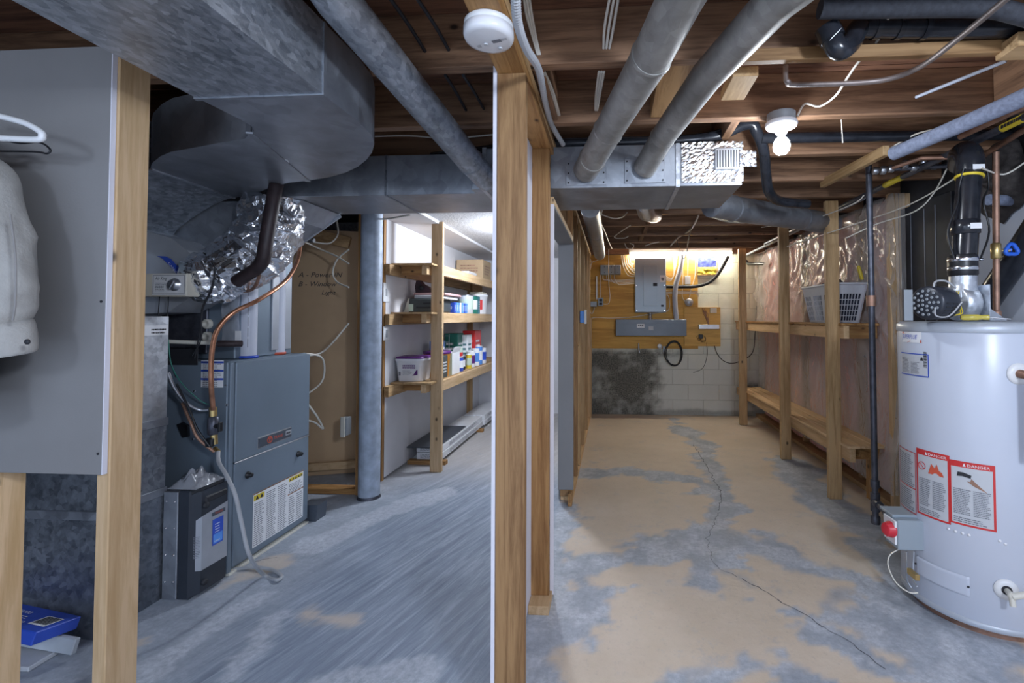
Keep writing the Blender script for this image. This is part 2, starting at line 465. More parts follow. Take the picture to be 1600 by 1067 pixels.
def crack(pxs, w, seed):
    rnd = random.Random(seed); pts = [onZ(*p) for p in pxs]; fine = []
    for a, b in zip(pts, pts[1:]):
        n = max(2, int((b-a).length/.025))
        for k in range(n): fine.append(a.lerp(b, k/n)+V((rnd.gauss(0, .006), rnd.gauss(0, .006), 0)))
    mb = MB('crack_dark')
    for i in range(len(fine)-1):
        d = (fine[i+1]-fine[i]).normalized(); s = V((-d.y, d.x, 0)); w0, w1 = w*rnd.uniform(.3, 1), w*rnd.uniform(.3, 1)
        z = V((0, 0, .0007)); mb.quad(fine[i]-s*w0+z, fine[i+1]-s*w1+z, fine[i+1]+s*w1+z, fine[i]+s*w0+z)
    tag(mb.build('crack', floor), 'dark hairline crack in the concrete', None)
crack([(1083, 694), (1108, 735), (1128, 772), (1122, 800)], .0035, 1)
crack([(1122, 800), (1105, 850), (1120, 885), (1160, 905)], .002, 2)
crack([(1160, 905), (1250, 955), (1330, 1005), (1395, 1050)], .0028, 3)
crack([(215, 925), (330, 885), (440, 870)], .0025, 4)
# back wall: painted block with a damp dark patch
def stain(p):
    q = V((p.x, p.z, 0)); n = noise.fractal(q*4, .7, 2.1, 5)*.14; n2 = noise.fractal(q*14+V((2, 7, 0)), .8, 2.1, 4)
    d = (1-sm(p.x+n, .50, .72))*(1-sm(p.z+n*.4, .80, .92))
    d *= max(.3, min(1, .95+.55*noise.fractal(q*2.6+V((5, 5, 0)), .7, 2.1, 4)+.25*n2))
    d = max(d, (1-sm(abs(p.z-.035)+n*.15, .02, .06))*.55, (1-sm((V((p.x-1.86, p.z-.28)).length)+n, .08, .26))*.8, (1-sm(p.z-.83+abs(n), .0, .05))*sm(p.z, .74, .80)*(1-sm(p.x, .7, 1.0))*.8)
    g = (1-sm(p.z+n, .55, 1.15))*.7
    return max(0, min(1, d)), g, max(0, min(1, .5+n2*.6))
t = NT('block_wall_paint'); v = t.coords(rnd=False)
a = t.N('Attribute', attribute_name='stain'); sp = t.N('SeparateColor'); t.L(a.outputs['Color'], sp.inputs[0])
mp = t.N('Mapping'); t.L(v, mp.inputs['Vector']); t.put(mp, 'Rotation', (radians(90), 0, 0)); 
bk = t.N('TexBrick'); t.L(mp.outputs[0], bk.inputs['Vector'])
for k, x in (('Scale', 1.0), ('Brick Width', .40), ('Row Height', .20), ('Mortar Size', .006), ('Mortar Smooth', .6)): t.put(bk, k, x)
n = t.noise(v, 7, 5, .6); nf = t.noise(v, 60, 3, .7)
c = t.ramp(n, [(.3, (.66, .67, .54)), (.7, (.78, .78, .66))])
c = t.mix(sp.outputs[1], c, (.60, .62, .60))
c = t.mix(t.math('MULTIPLY', bk.outputs['Fac'], .35), c, (.30, .30, .24))
c = t.mix(sp.outputs[0], c, t.ramp(nf, [(.35, (.05, .05, .045)), (.65, (.22, .215, .18))]))
t.base(c); t.rough(.75); t.bump(t.math('ADD', t.math('MULTIPLY', bk.outputs['Fac'], -1.0), t.math('MULTIPLY', nf, .35)), .5, .008)
attr_grid(MB('block_wall_paint').grid(lambda u, v: V((u, 6.30, v)), -.36, 2.05, 0, 2.32, 121, 116, False), 'wall_back', stain, 'stain')
m = MB('drywall_white').box(-1.80, -.372, 6.28, 6.34, 0, 2.32); struct(m, 'wall_back_closet')
m = MB('dark_foundation').box(-3.05, -2.95, -1.6, 6.34, 0, 2.32); struct(m, 'wall_left')
m = MB('dark_foundation').box(-2.95, -1.9, 4.4, 4.5, 0, 2.32); struct(m, 'wall_left_far')
# right wall: black building paper, then pale painted concrete nearer the heater
m = MB('dark_foundation').box(2.0, 2.1, -1.6, 6.34, 0, 2.32); struct(m, 'wall_right')
m = MB('tar_paper').box(1.93, 1.998, 2.80, 3.27, .0, 2.0, .004)
for y in (2.93, 3.03, 3.16): m.use('ink_grey').box(1.927, 1.931, y, y+.004, .3, 1.95)
struct(m, 'wall_right_paper')
m = MB('pale_blue_wall').box(1.955, 1.998, .6, 2.80, 0, 1.86, .004); struct(m, 'wall_right_painted')
m = MB('subfloor_board')
for k in range(56):
    y0 = -1.6+k*.1425; m.box(-3.0, 2.05, y0, y0+.139, JT, JT+.02)
struct(m, 'ceiling')
m = MB('stipple_ceiling').box(-1.44, -.372, 2.72, 6.28, 2.085, 2.10); struct(m, 'ceiling_closet')
m = MB('drywall_white').box(-1.79, -1.44, 3.3, 6.28, 2.062, 2.105, .002); struct(m, 'trim_1')
m = MB('drywall_white').box(-1.805, -1.79, 3.62, 6.28, .02, 2.062); struct(m, 'wall_left_closet')
# ---- joists
joist_lab = ['low dark joist above and nearest the camera, ahead of the smoke alarm', 'dark brown joist just past the white smoke alarm',
 'dark joist that the bare light bulb is fixed to', 'dark joist running along just behind the light bulb', 'dark joist behind the foil-ended metal trunk duct',
 'dark joist resting on the post beside the laundry basket', 'first dark joist seen below the trunk duct', 'second dark joist seen below the trunk duct',
 'third dark joist below the trunk duct', 'fourth dark joist below the trunk duct, near the block wall', 'last dark joist before the fluorescent light on the block wall']
jy = [1.06, 1.529, 2.0, 2.47, 2.943, 3.348, 3.821, 4.299, 4.799, 5.245, 5.677]
for k, (y, lb) in enumerate(zip(jy, joist_lab)):
    x0 = -2.93 if y < 3.0 else -.37
    m = MB('old_joist_x').box(x0, 1.98, y, y+.045, JB, JT, .003)
    solo(m, 'floor_joist', 'old '+lb if k == 0 else lb, 'joist', (x0, y, JB), 'ceiling joists')
m = MB('old_joist_x').box(-.37, 1.98, 6.20, 6.245, JB, JT, .003)
solo(m, 'rim_joist', 'dark rim board lying on top of the block wall', 'joist', (0, 6.2, JB))
# blocking between joists
def block(x, y0, y1, lb, mat='old_joist_y', w=.038, z0=JB+.01, z1=JT-.005, wid=None):
    m = MB(mat).box(x, x+w, y0, y1, z0, z1, .002); solo(m, 'wood_blocking', lb, 'blocking', (x, y0, z0), 'blocking between the joists')
block(.165, 1.576, 1.998, 'upright wooden block between the joists, right of the two white cables', 'brown_stud_y', .16)
block(-.27, 1.576, 1.998, 'short wooden block over the top plate of the stud wall')
block(.52, 2.05, 2.468, 'wooden block between joists, left of the bulb')
block(1.55, 1.577, 1.998, 'wooden block between joists at upper right, by the heater')
block(.31, 3.87, 4.297, 'small dark block between the first two joists below the trunk duct')
block(.31, 4.35, 4.797, 'small dark block below the trunk duct, second row of blocks')
block(.30, 4.85, 5.243, 'small dark block near the block wall, third row of blocks')
m = MB('pine_y').box(.405, .49, 1.585, 1.76, 2.08, 2.114, .002); solo(m, 'wood_offcut', 'pale wood offcut nailed under the joist left of the copper elbow', 'wood scrap', (.45, 1.6, 2.08))
m = MB('pine_y').bar(at(1285, 287, 3.0), at(1385, 235, 2.35), .03, .05); solo(m, 'wood_strip', 'pale wood strip slanting across joists beside the black gas riser', 'wood strip', at(1285, 287, 3.0))
m = MB('pine_x').box(1.19, 1.45, 1.44, 1.525, 2.07, 2.112, .002); solo(m, 'wood_offcut', 'pale short wood offcut at the upper right edge of the picture', 'wood scrap', (1.2, 1.5, 2.07))
m = MB('brown_stud_x').box(.38, 1.75, 1.500, 1.527, 2.085, 2.125, .002); solo(m, 'joist_edge_strip', 'thin pale strip standing in for the bottom edge of the joist above the copper pipe', 'wood strip', (.4, 1.5, 2.09))  # added strip standing in for the joist's own brighter bottom edge
# ================================================================ CENTRE STUD WALL
XL, XR = -.361, -.270
def stud(x0, x1, y0, y1, z0, z1, mat, lb, group='studs of the centre wall', nm='wall_stud', cat='stud'):
    return solo(MB(mat).box(x0, x1, y0, y1, z0, z1, .0025), nm, lb, cat, (x0, y0, z0), group)
stud(XL, XR, 1.45, 1.488, 0, 2.047, 'brown_stud_z', 'knotty brown wall stud standing nearest, in the middle of the picture')
stud(XL-.005, XR-.012, 2.11, 2.148, .038, 2.047, 'fir_z', 'orange-brown stud with bold grain just behind the nearest centre stud')
m = MB('fir_y').box(XL, XR-.004, .2, 2.20, 2.047, 2.083, .002); solo(m, 'top_plate', 'yellowish top plate that the smoke alarm hangs under', 'top plate', (XL, 1, 2.047))
m = MB('pine_y').box(XL, XR, .2, 6.2, 2.084, 2.113, .002); solo(m, 'top_plate', 'upper plate lying on the smoke alarm plate, under the joists', 'top plate', (XL, 1, 2.084))
m = MB('pale_pine_y').box(XL, XR-.002, 2.03, 2.20, 0, .038, .002); solo(m, 'bottom_plate', 'short pale bottom plate under the orange-brown stud', 'bottom plate', (XL, 2.03, 0))
m = MB('pale_pine_y').box(XL, XR-.002, 3.31, 6.2, 0, .038, .002); solo(m, 'bottom_plate', 'long bottom plate of the far stud wall beyond the opening', 'bottom plate', (XL, 3.31, 0))
m = MB('gypsum_core').box(XL-.0125, XL-.001, 1.449, 2.20, .012, 2.07); struct(m, 'wall_centre_near')
m = MB('drywall_grey').box(XL-.0125, XL-.001, 3.30, 6.28, .012, 2.085); struct(m, 'wall_centre_far')
# doorway lining
m = MB('drywall_grey').box(XL-.012, XR+.004, 3.262, 3.275, .09, 1.80, .001); struct(m, 'trim_2')
m = MB('gypsum_core').box(XL-.012, XR+.004, 2.150, 2.163, .02, 1.80, .001); struct(m, 'trim_3')
m = MB('drywall_grey').box(XL-.012, XR+.004, 2.163, 3.262, 1.787, 1.80, .001); struct(m, 'trim_4')
m = MB('pale_pine_y').box(XL, XR, 2.165, 3.31, 1.80, 1.838, .002); solo(m, 'door_header', 'wooden header over the lined opening behind the centre studs', 'header', (XL, 2.2, 1.8))
stud(XL, XR-.02, 2.62, 2.658, 1.838, 2.083, 'brown_stud_z', 'short stud above the opening header, under the duct')
stud(XL, XR-.02, 3.02, 3.058, 1.838, 2.083, 'brown_stud_z', 'second short stud above the opening header, farther back')
stud(XL, XR, 3.277, 3.315, .038, 2.083, 'brown_stud_z', 'brown stud at the far side of the lined opening')
for y, lb, mt in ((3.70, 'stud right after the lined opening, holding the blocks', 'brown_stud_z'), (4.02, 'pale stud that carries the small white switch box', 'pine_z'), (4.62, 'yellowish stud beyond the white switch box', 'pine_z'),
              (5.24, 'second yellowish stud beyond the switch box, near the plywood', 'pine_z'), (5.85, 'last stud of the centre wall, close to the plywood board', 'pale_pine_z')):
    stud(XL, XR, y, y+.038, .038, 2.083, mt, lb)
m = MB('pale_pine_y').box(XL+.01, XR-.01, 3.74, 4.018, 1.0, 1.038, .002); solo(m, 'wood_blocking', 'short block nailed between two far studs at waist height', 'blocking', (XL, 3.74, 1.0))
m = MB('fir_y').box(XL+.06, XR-.002, 3.20, 3.262, 0, .085, .002); solo(m, 'wood_blocking', 'small brown floor block under the lined opening jamb', 'blocking', (XL, 3.2, 0))
m = MB('pale_pine_z').box(-.30, -.262, 6.10, 6.19, .0, 1.28, .002); solo(m, 'wall_stud', 'short pale upright standing on the floor at the left edge of the plywood', 'stud', (-.3, 6.1, 0))
# switch box
th = thing('switch_box', 'small white switch box fixed to a far stud', 'switch', (-.26, 4.05, 1.25))
MB('sky_blue').box(-.272, -.222, 4.0, 4.058, 1.235, 1.335, .004).build('box', th)
MB('white_plastic').box(-.235, -.217, 3.985, 4.073, 1.225, 1.345, .003).build('cover_plate', th)
# ================================================================ LEFT NEAR WALL
stud(-1.399, -1.361, 1.2, 1.289, 0, 2.112, 'pale_pine_z', 'pale knotty stud at the cut edge of the grey drywall', 'studs of the near left wall')
stud(-1.762, -1.724, 1.2, 1.289, 0, 2.0, 'pale_pine_z', 'pale stud under the drywall at the left edge of the picture', 'studs of the near left wall')
m = MB('drywall_grey').box(-2.93, -1.369, 1.186, 1.199, .85, 2.02, .001)
m.use('gypsum_core').box(-1.369, -1.3665, 1.186, 1.199, .85, 2.02)
m.use('ink').lathe([(.0035, -.001), (.0035, .001)], at(158, 471, 1.1855), 10, (0, 1, 0)); m.lathe([(.0035, -.001), (.0035, .001)], at(153, 709, 1.1855), 10, (0, 1, 0))
struct(m, 'wall_left_drywall')
# ================================================================ DUCTS
th = thing('return_air_duct', 'big mottled galvanized return duct curving overhead at upper left', 'duct', (-1.0, 1.2, 2.0))
ZB, ZT = 1.90, 2.105
MB('galvanized').box(-1.184, -.808, -1.2, 1.256, ZB, ZT).build('straight_section', th)
m = MB('smooth_galvanized')
arc_o = [(-.808, 1.262)] + [(x, y) for x, y in [(-.808, 1.44), (-.822, 1.55), (-.855, 1.63), (-.905, 1.71), (-.97, 1.79), (-1.05, 1.87), (-1.148, 1.945), (-1.26, 2.005), (-1.386, 2.046)]]
arc_i = [(-1.215, 1.50), (-1.195, 1.485), (-1.178, 1.455), (-1.172, 1.40), (-1.18, 1.262)]
m.prism([(x, y, ZB) for x, y in arc_o+arc_i], (0, 0, ZT-ZB)); m.build('elbow', th)
m = MB('smooth_galvanized'); c2 = [(-1.386, 2.048), (-1.50, 2.075), (-1.62, 2.13), (-1.76, 2.22), (-1.88, 2.285), (-1.965, 2.312), (-1.93, 1.834), (-1.86, 1.773), (-1.75, 1.70), (-1.66, 1.655), (-1.55, 1.625), (-1.37, 1.572), (-1.28, 1.55), (-1.22, 1.50)]
m.prism([(x, y, ZB) for x, y in c2], (0, 0, ZT-ZB)); m.build('offset_section', th)
m = MB('galvanized')
prof = [(-1.95, ZB), (-2.0, 1.893), (-2.07, 1.868), (-2.14, 1.828), (-2.21, 1.785), (-2.27, 1.74), (-2.32, 1.68), (-2.345, 1.60), (-2.35, 1.28), (-2.80, 1.28), (-2.80, ZT), (-1.95, ZT)]
m.prism([(x, 1.84, z) for x, z in prof], (0, .47, 0)); m.build('down_elbow', th)
m = MB('bright_galvanized')
m.bar((-1.93, 1.836, ZB-.003), (-1.962, 2.312, ZB-.003), .012, .006, 0); m.build('seam', th)
m = MB('smooth_galvanized'); m.bar((-1.222, 1.497, ZB-.002), (-1.386, 2.05, ZB-.002), .022, .006, 0); m.build('seam', th)
m = MB('smooth_galvanized'); m.box(-1.19, -.804, 1.250, 1.262, ZB-.004, ZT); m.build('seam', th)
m = MB('paper_white').prism([(*onZ(x, y, ZB-.001).to_2d(), ZB-.0015) for x, y in ((437, 250), (439, 247), (450, 250), (452, 254), (449, 256), (440, 254))], (0, 0, .001)); m.build('label', th)
# return drop
th = thing('return_drop', 'tall galvanized return drop standing on the floor left of the furnace', 'duct', (-2.4, 1.9, 0))
MB('dark_galvanized').box(-2.78, -2.042, 1.76, 2.042, 0, .80).build('lower_section', th)
m = MB('bright_galvanized').box(-2.78, -2.042, 1.762, 2.042, .80, 1.28); m.build('upper_section', th)
for z in (.485, .80): MB('smooth_galvanized').box(-2.784, -2.034, 1.754, 2.046, z-.018, z+.018, .002).build('joint_band', th)
m = MB('paper_white').box(-2.3, -2.0405, 2.0425, 2.0435, 1.2, 1.2); m = MB('paper_white'); f = plane((-2.042, 1.80, 1.195), (0, 1, 0), (0, 0, 1)); m.grid(f, 0, .24, 0, .045, 1, 1)
m.use('ink'); m.lines(f, .16, .23, .008, .036, 2, fill=.5); m.build('label', th)
# furnace base connection to the drop
# supply trunk
th = thing('supply_trunk_duct', 'long rectangular metal trunk duct crossing the basement below the joists', 'duct', (-.2, 2.45, 2.0))
TB, TT, TF, TR = 1.886, 2.085, 2.20, 2.655
MB("smooth_galvanized").box(-1.76, -.615, 2.262, 2.67, TB, TT, .002).build('left_section', th)
MB('smooth_galvanized').box(-.60, .30, TF, TR, TB, TT, .002).build('middle_section', th)
MB('smooth_galvanized').box(.315, .60, TF, TR, TB, TT, .002).build('end_section', th)
m = MB('bright_galvanized')
m.box(.298, .317, TF-.004, TR+.004, TB-.005, TT+.003, .001).build('joint_band', th)
MB('bright_galvanized').box(-.618, -.598, TF-.006, TR+.015, TB-.005, TT+.003, .001).build('joint_band', th)
MB('dark_galvanized').box(-1.13, -1.118, 2.258, 2.674, TB-.004, TT+.002, .001).build('joint_band', th)
rr = random.Random(3)
m = MB('crinkled_foil')
m.grid(lambda u, v: V((u, TF-.002-.005*rr.random(), v)), .325, .605, TB+.015, TT+.004, 30, 22, False)
m.grid(lambda u, v: V((.602+.008*rr.random(), u, v)), TF, TR, TB+.015, TT+.004, 20, 14, False)
m.grid(lambda u, v: V((u, TF-.002+.01*rr.random()+(v-.5)*.0, TT+.004)) if False else V((u, v, TT+.002+.004*rr.random())), .325, .605, TF, TF+.1, 26, 8)
m.build('foil_wrap', th)
gr = MB('steel').box(.475, .60, TF-.016, TF-.004, 1.955, 2.055, .003).build('vent_grille', th)
m = MB('ink')
for k in range(9): m.box(.483+k*.0125, .4885+k*.0125, TF-.0175, TF-.0145, 1.965, 2.045)
m.build('louvre_slots', gr)
m = MB('crinkled_foil').grid(lambda u, v: V((u, TF-.012-.012*rr.random(), v)), .585, .66, 1.965, 2.04, 9, 9, False); m.build('foil_patch', th)
def boot(cx, cz, w, h, lb):
    q = MB('smooth_galvanized').box(cx-w/2, cx+w/2, TF-.006, TF+.001, cz-h/2, cz+h/2, .001); q.use('ink')
    for sx in (-1, 1):
        for sz in (-1, 0, 1): q.lathe([(.004, -.002), (.004, .003)], (cx+sx*(w/2-.012), TF-.008, cz+sz*(h/2-.012)), 8, (0, 1, 0))
    return q.build('takeoff_collar', th)
boot(-.12, 1.955, .19, .115, ''); boot(.155, 1.96, .19, .115, '')
MB('smooth_galvanized').box(-.67, -.50, 2.19, 2.264, 1.885, 1.915, .002).build('takeoff_collar', th)
# plenum over the furnace coil
th = thing('supply_plenum', 'flared sheet metal plenum joining the furnace coil to the trunk duct', 'plenum', (-2.1, 2.45, 1.6))
m = MB('smooth_galvanized').prism([(-1.60, 2.32, 1.883), (-1.70, 2.32, 1.80), (-1.965, 2.32, 1.64), (-2.40, 2.32, 1.64), (-2.40, 2.32, 1.883)], (0, .34, 0)); m.build('transition', th)
m = MB('bright_galvanized').bar((-1.60, 2.665, 1.878), (-1.965, 2.665, 1.636), .012, .02, 0); m.build('flange', th)
# round branch pipes
def round_pipe(name, lb, pts, r, mat='galvanized', seams=(), dots=()):
    base = V(pts[0]); t_ = thing(name, lb, 'duct pipe', base)
    P = [V(p) for p in pts]
    MB(mat).tube(P, r, 24).build('pipe', t_)
    for f in seams:
        i = int(f); q = P[i].lerp(P[min(i+1, len(P)-1)], f-i); d = (P[min(i+1, len(P)-1)]-P[i]).normalized()
        MB(mat).tube([q-d*.008, q, q+d*.008], [r+.0005, r+.004, r+.0005], 24).build('joint_ring', t_)
    return t_
round_pipe('round_duct', 'mottled round metal duct running overhead beside the big return duct', [at(490, -60, 1.0)+V((.04, -.3, .02)), at(527, 0, 1.12), (-.615, 2.0, 1.955), (-.592, 2.185, 1.93)], .056, 'galvanized', (.5, 2.0))
round_pipe('round_duct', 'round metal duct right of the smoke alarm, leaning onto the trunk duct', [at(1110, -90, 1.0), at(1062, 0, 1.16), at(1018, 88, 1.33), at(950, 205, 1.86), at(926, 248, 2.05), (-.122, 2.185, 1.965)], .058, 'dusty_galvanized', (2.0, 3.0, 4.0))
round_pipe('round_duct', 'square-edged round duct with a bright right side, left of the bulb', [at(1330, -90, 1.0), at(1215, 0, 1.17), at(1105, 118, 1.50), at(1035, 215, 2.0), (.152, 2.185, 1.968)], .052, 'dusty_galvanized', (3.0,))
round_pipe('round_duct', 'painted grey round duct angling from the trunk end towards the pink wall', [at(1112, 319, 2.75), at(1145, 326, 2.88), at(1240, 340, 3.3), at(1300, 350, 3.62)], .076, 'smooth_galvanized', (1.0, 2.2))
round_pipe('round_duct', 'small metal duct rising from the back corner beside the grey plywood boxes', [at(922, 325, 2.95), at(928, 352, 3.6), at(937, 398, 5.3)], .062, 'smooth_galvanized', (1.2,))
round_pipe('round_duct', 'short foil-wrapped duct stub under the middle of the trunk duct', [at(1006, 318, 2.9), at(1010, 332, 2.95), at(1022, 336, 3.2)], .055, 'crinkled_foil')
# marker drawing on the painted duct is left as scuffs; smoke alarm
c = at(764, 36, 1.2); c.z = 2.046
th = thing('smoke_alarm', 'round white smoke alarm on the underside of the top plate', 'smoke alarm', c)
MB('white_plastic').lathe([(.060, 0), (.064, -.004), (.064, -.014), (.060, -.017)], c, 40).build('base', th)
m = MB('porcelain').lathe([(.058, -.014), (.0655, -.018), (.0655, -.036), (.062, -.044), (.052, -.047), (.0, -.048)], c, 40); bd = m.build('cover', th)
f = plane(c+V((0, 0, -.0485)), (1, 0, 0), (0, -1, 0), .0004)
fr = lambda u, v: f(u*cos(.25)-v*sin(.25), u*sin(.25)+v*cos(.25))
m = MB('ink_grey').quad(fr(.008, -.010), fr(.034, -.010), fr(.034, .002), fr(.008, .002)); m.build('display', bd)
for u, v in ((-.012, -.006), (.016, -.034)):
    MB('paper_grey').lathe([(.006, 0), (.006, .002), (.004, .003)], fr(u, v), 14, (0, 0, -1)).build('button', bd)
m = MB('ink_grey'); m.lines(fr, -.040, -.028, -.016, -.004, 3); m.lines(fr, .036, .052, -.006, .004, 2); m.build('lettering', bd)
# ================================================================ INSULATED WALL
WX = 1.905
m = MB('pink_wool')
for k, (y0, y1) in enumerate(((3.34, 3.78), (3.83, 4.30), (4.35, 4.86), (4.91, 5.40), (5.45, 6.26))):
    m.grid(lambda u, v: V((1.968+.012*noise.noise(V((u*5, v*4, k)))-.022*sin(pi*(u-y0)/(y1-y0)), u, v)), y0, y1, .05, 2.11, 12, 30)
struct(m, 'wall_right_insulation')
for y, lb in ((3.275, 'brown stud at the near end of the pink insulated wall'), (3.79, 'brown stud behind plastic sheeting, right of the laundry basket'), (4.31, 'brown stud behind plastic sheeting, beyond the laundry basket'),
              (4.87, 'brown stud behind plastic between the middle and far shelf posts'), (5.41, 'brown stud behind plastic nearest the block wall')):
    m = MB('pale_pine_z' if y < 3.3 else 'brown_stud_z').box(1.915 if y > 3.3 else 1.86, 1.998, y, y+.04, 0 if y < 3.3 else .04, 2.112, .002)
    solo(m, 'wall_stud', lb, 'stud', (1.95, y, 0), 'studs of the insulated wall')
m = MB('pine_y').box(1.86, 1.998, 3.32, 6.28, 0, .038, .002); solo(m, 'bottom_plate', 'bottom plate of the insulated wall behind the low slatted bench', 'bottom plate', (1.9, 3.3, 0))
def film(u, v):
    q = V((u*1.6, v*1.6, .3)); up = sm(v, .9, 1.3)
    fold = .016*sin(u*21+3*noise.noise(q))*(1-up)*sm(v, .1, .9) + .012*noise.noise(V((u*9, v*1.2, 4)))*(1-up)
    cre = max(0, .35-abs(noise.noise(V((u*3.0, v*2.6, 7)))))**1.5*1.6; cre2 = max(0, .3-abs(noise.noise(V((u*5+v*3, v*4.0-u*2, 2)))))*.8
    return V((WX-.026-up*(.09*cre+.08*cre2)-fold-.05*sm(v, .62, .15)*sm(u, 4.2, 3.5), u, v+.02*noise.noise(V((u*6, 1, 0)))*(v < .5)))
m = MB('vapour_film').grid(film, 3.22, 6.24, .12, 2.10, 150, 100)
m.grid(lambda u, v: V((WX-.035+u*.6*.1-.03*sm(v, .7, .2), 3.22-.012*sin(u*9)+.02*abs(noise.noise(V((u*8, v*4, 1)))), v)), 0, .9, .12, 2.10, 8, 60)
solo(m, 'vapour_barrier', 'wrinkled clear plastic sheeting stapled over pink insulation', 'plastic sheet', (WX, 4, .2))
# ================================================================ WOODEN SHELVING WITH THREE POSTS
th = thing('wooden_shelving', 'open wooden shelving with three tall posts and a low slatted bench against the pink wall', 'shelves', (1.6, 4.6, 0))
for y in (3.45, 4.39, 5.765): MB('pine_z' if y > 4 else 'pine_z').box(1.525, 1.614, y, y+.038, 0, 2.113, .003).build('post', th)
MB('pale_pine_y').box(1.615, 1.653, 3.40, 6.26, 1.13, 1.219, .002).build('middle_rail', th)
MB('pale_pine_y').box(1.615, 1.653, 3.34, 6.26, .292, .381, .002).build('bench_rail', th)
for y in (3.42, 4.8, 6.2): 
    MB('fir_x').box(1.654, 1.85, y, y+.038, 1.13, 1.219, .002).build('cross_rail', th)
    MB('fir_x').box(1.654, 1.868, y, y+.038, .292, .381, .002).build('cross_rail', th)
MB('fir_y').box(1.60, 1.855, 3.40, 6.26, 1.221, 1.237, .001).build('shelf_board', th)
for k in range(3): MB('pale_pine_y').box(1.600+k*.095, 1.688+k*.095, 3.34+.01*k, 6.0+.08*k, .382, .401, .003).build('slat', th)
MB('fir_z').box(1.80, 1.868, 3.46, 3.50, 0, .291, .002).build('back_leg', th)
MB('fir_y').bar((1.84, 3.44, .30), (1.70, 3.40, .34), .03, .05).build('brace', th)
# ---- laundry basket
def ring(z, t):
    x0, x1, y0, y1 = 1.612+.045*(1-t), 1.868-.035*(1-t), 3.53+.05*(1-t), 4.15-.05*(1-t)
    r = .05; pts = []
    for cx, cy, a0 in ((x1-r, y0+r, -90), (x1-r, y1-r, 0), (x0+r, y1-r, 90), (x0+r, y0+r, 180)):
        for k in range(5): a = radians(a0+k*22.5); pts.append(V((cx+r*cos(a), cy+r*sin(a), z)))
    return pts
th = thing('laundry_basket', 'pale slotted laundry basket filled with dark cloth on the upper wooden shelf', 'basket', (1.74, 3.85, 1.238))
zb, zt = 1.239, 1.525
def wallpt(s_, t):
    P = ring(zb+(zt-zb)*t, t); n = len(P); L = [0]
    for i in range(n): L.append(L[-1]+(P[(i+1) % n]-P[i]).length)
    d = (s_ % 1)*L[-1]
    for i in range(n):
        if L[i+1] >= d: return P[i].lerp(P[(i+1) % n], (d-L[i])/max(1e-6, L[i+1]-L[i]))
    return P[0]
m = MB('basket_plastic')
NS = 72; vs_ = [0, .06, .17, .19, .31, .33, .45, .47, .59, .61, .74, .76, .86, 1.0]
cen = V((1.74, 3.84, 0))
for i in range(NS):
    solid_col = (i % 9) in (0, 1)
    for j in range(len(vs_)-1):
        hole = (not solid_col) and 1 <= j <= 10 and (j % 2 == 1)
        a0, a1 = i/NS, (i+1)/NS
        if hole: a1 = a0+.24/NS
        q = [wallpt(a0, vs_[j]), wallpt(a1, vs_[j]), wallpt(a1, vs_[j+1]), wallpt(a0, vs_[j+1])]
        inn = [p+(cen-p).to_2d().to_3d().normalized()*.004 for p in q]
        m.add(q+inn, [[0, 1, 2, 3], [7, 6, 5, 4], [0, 4, 5, 1], [1, 5, 6, 2], [2, 6, 7, 3], [3, 7, 4, 0]])
m.add(ring(zb, 0), [list(range(20))]); m.build('body', th)
MB('basket_plastic').tube([p+(p-V((cen.x, cen.y, p.z))).normalized()*.006 for p in ring(zt, 1)], .009, 8, closed=True).build('rim', th)
m = MB('navy_cloth').grid(lambda u, v: V((1.74+.105*u, 3.84+.27*v, 1.48+.085*(1-u*u)*(1-v*v)+.03*noise.noise(V((u*3, v*5, 3))))), -1, 1, -1, 1, 20, 28)
m.grid(lambda u, v: V((1.74+.085*u, 3.84+.25*v, 1.45-.0*u)), -1, 1, -1, 1, 2, 2)
m.grid(lambda u, v: V((1.612+.045*(1-v)/2+.014+.006*noise.noise(V((u*4, v*3, 1))), 3.84+.25*u, 1.25+.235*(v+1)/2)), -1, 1, -1, 1, 14, 6)
m.grid(lambda u, v: V((1.74+.085*u, 3.53+.05*(1-v)/2+.016+.006*noise.noise(V((u*4, v*3, 1))), 1.25+.235*(v+1)/2)), -1, 1, -1, 1, 14, 6)
solo(m, 'dark_cloth', 'dark cloth heaped inside the pale laundry basket', 'cloth', (1.74, 3.85, 1.25))
th = thing('yellow_tool', 'yellow-handled tool sticking up out of the laundry basket', 'tool', at(1345, 430, 3.62))
p0, p1 = at(1347, 437, 3.62), at(1341, 415, 3.62)
MB('yellow').tube([p0, p0.lerp(p1, .3), p0.lerp(p1, .85), p1], [.011, .013, .013, .008], 12).build('handle', th)
MB('steel').cyl(p0, p0+V((.012, .03, -.11)), .004, 8).build('shank', th)
# ================================================================ WATER HEATER
HX, HY, HR = 1.622, 2.24, .28
def hit(px, py, r=HR):
    d = ray(px, py); a = d.x**2+d.y**2; b = -2*(d.x*HX+d.y*HY); c = HX**2+HY**2-r*r
    q = b*b-4*a*c; t_ = (-b-sqrt(max(q, 0)))/(2*a); p = d*t_+V((0, 0, HC)); return math.atan2(p.y-HY, p.x-HX) % (2*pi), p.z
def hsurf(a0, z0, r=HR): 
    return lambda u, v, d=0.0: V((HX+(r+.0012+d)*cos(a0+u/r), HY+(r+.0012+d)*sin(a0+u/r), z0+v))
th = thing('water_heater', 'tall white cylindrical water heater with red warning labels', 'water heater', (HX, HY, 0))
tank = MB('heater_enamel').lathe([(HR-.004, .055), (HR, .062), (HR, 1.205), (HR-.003, 1.212)], (HX, HY, 0), 96).build('tank', th)
MB('heater_rim').lathe([(HR+.001, 1.212), (HR+.004, 1.218), (HR+.003, 1.244), (HR-.012, 1.256), (.05, 1.260), (0, 1.260)], (HX, HY, 0), 96).build('top_cap', th)
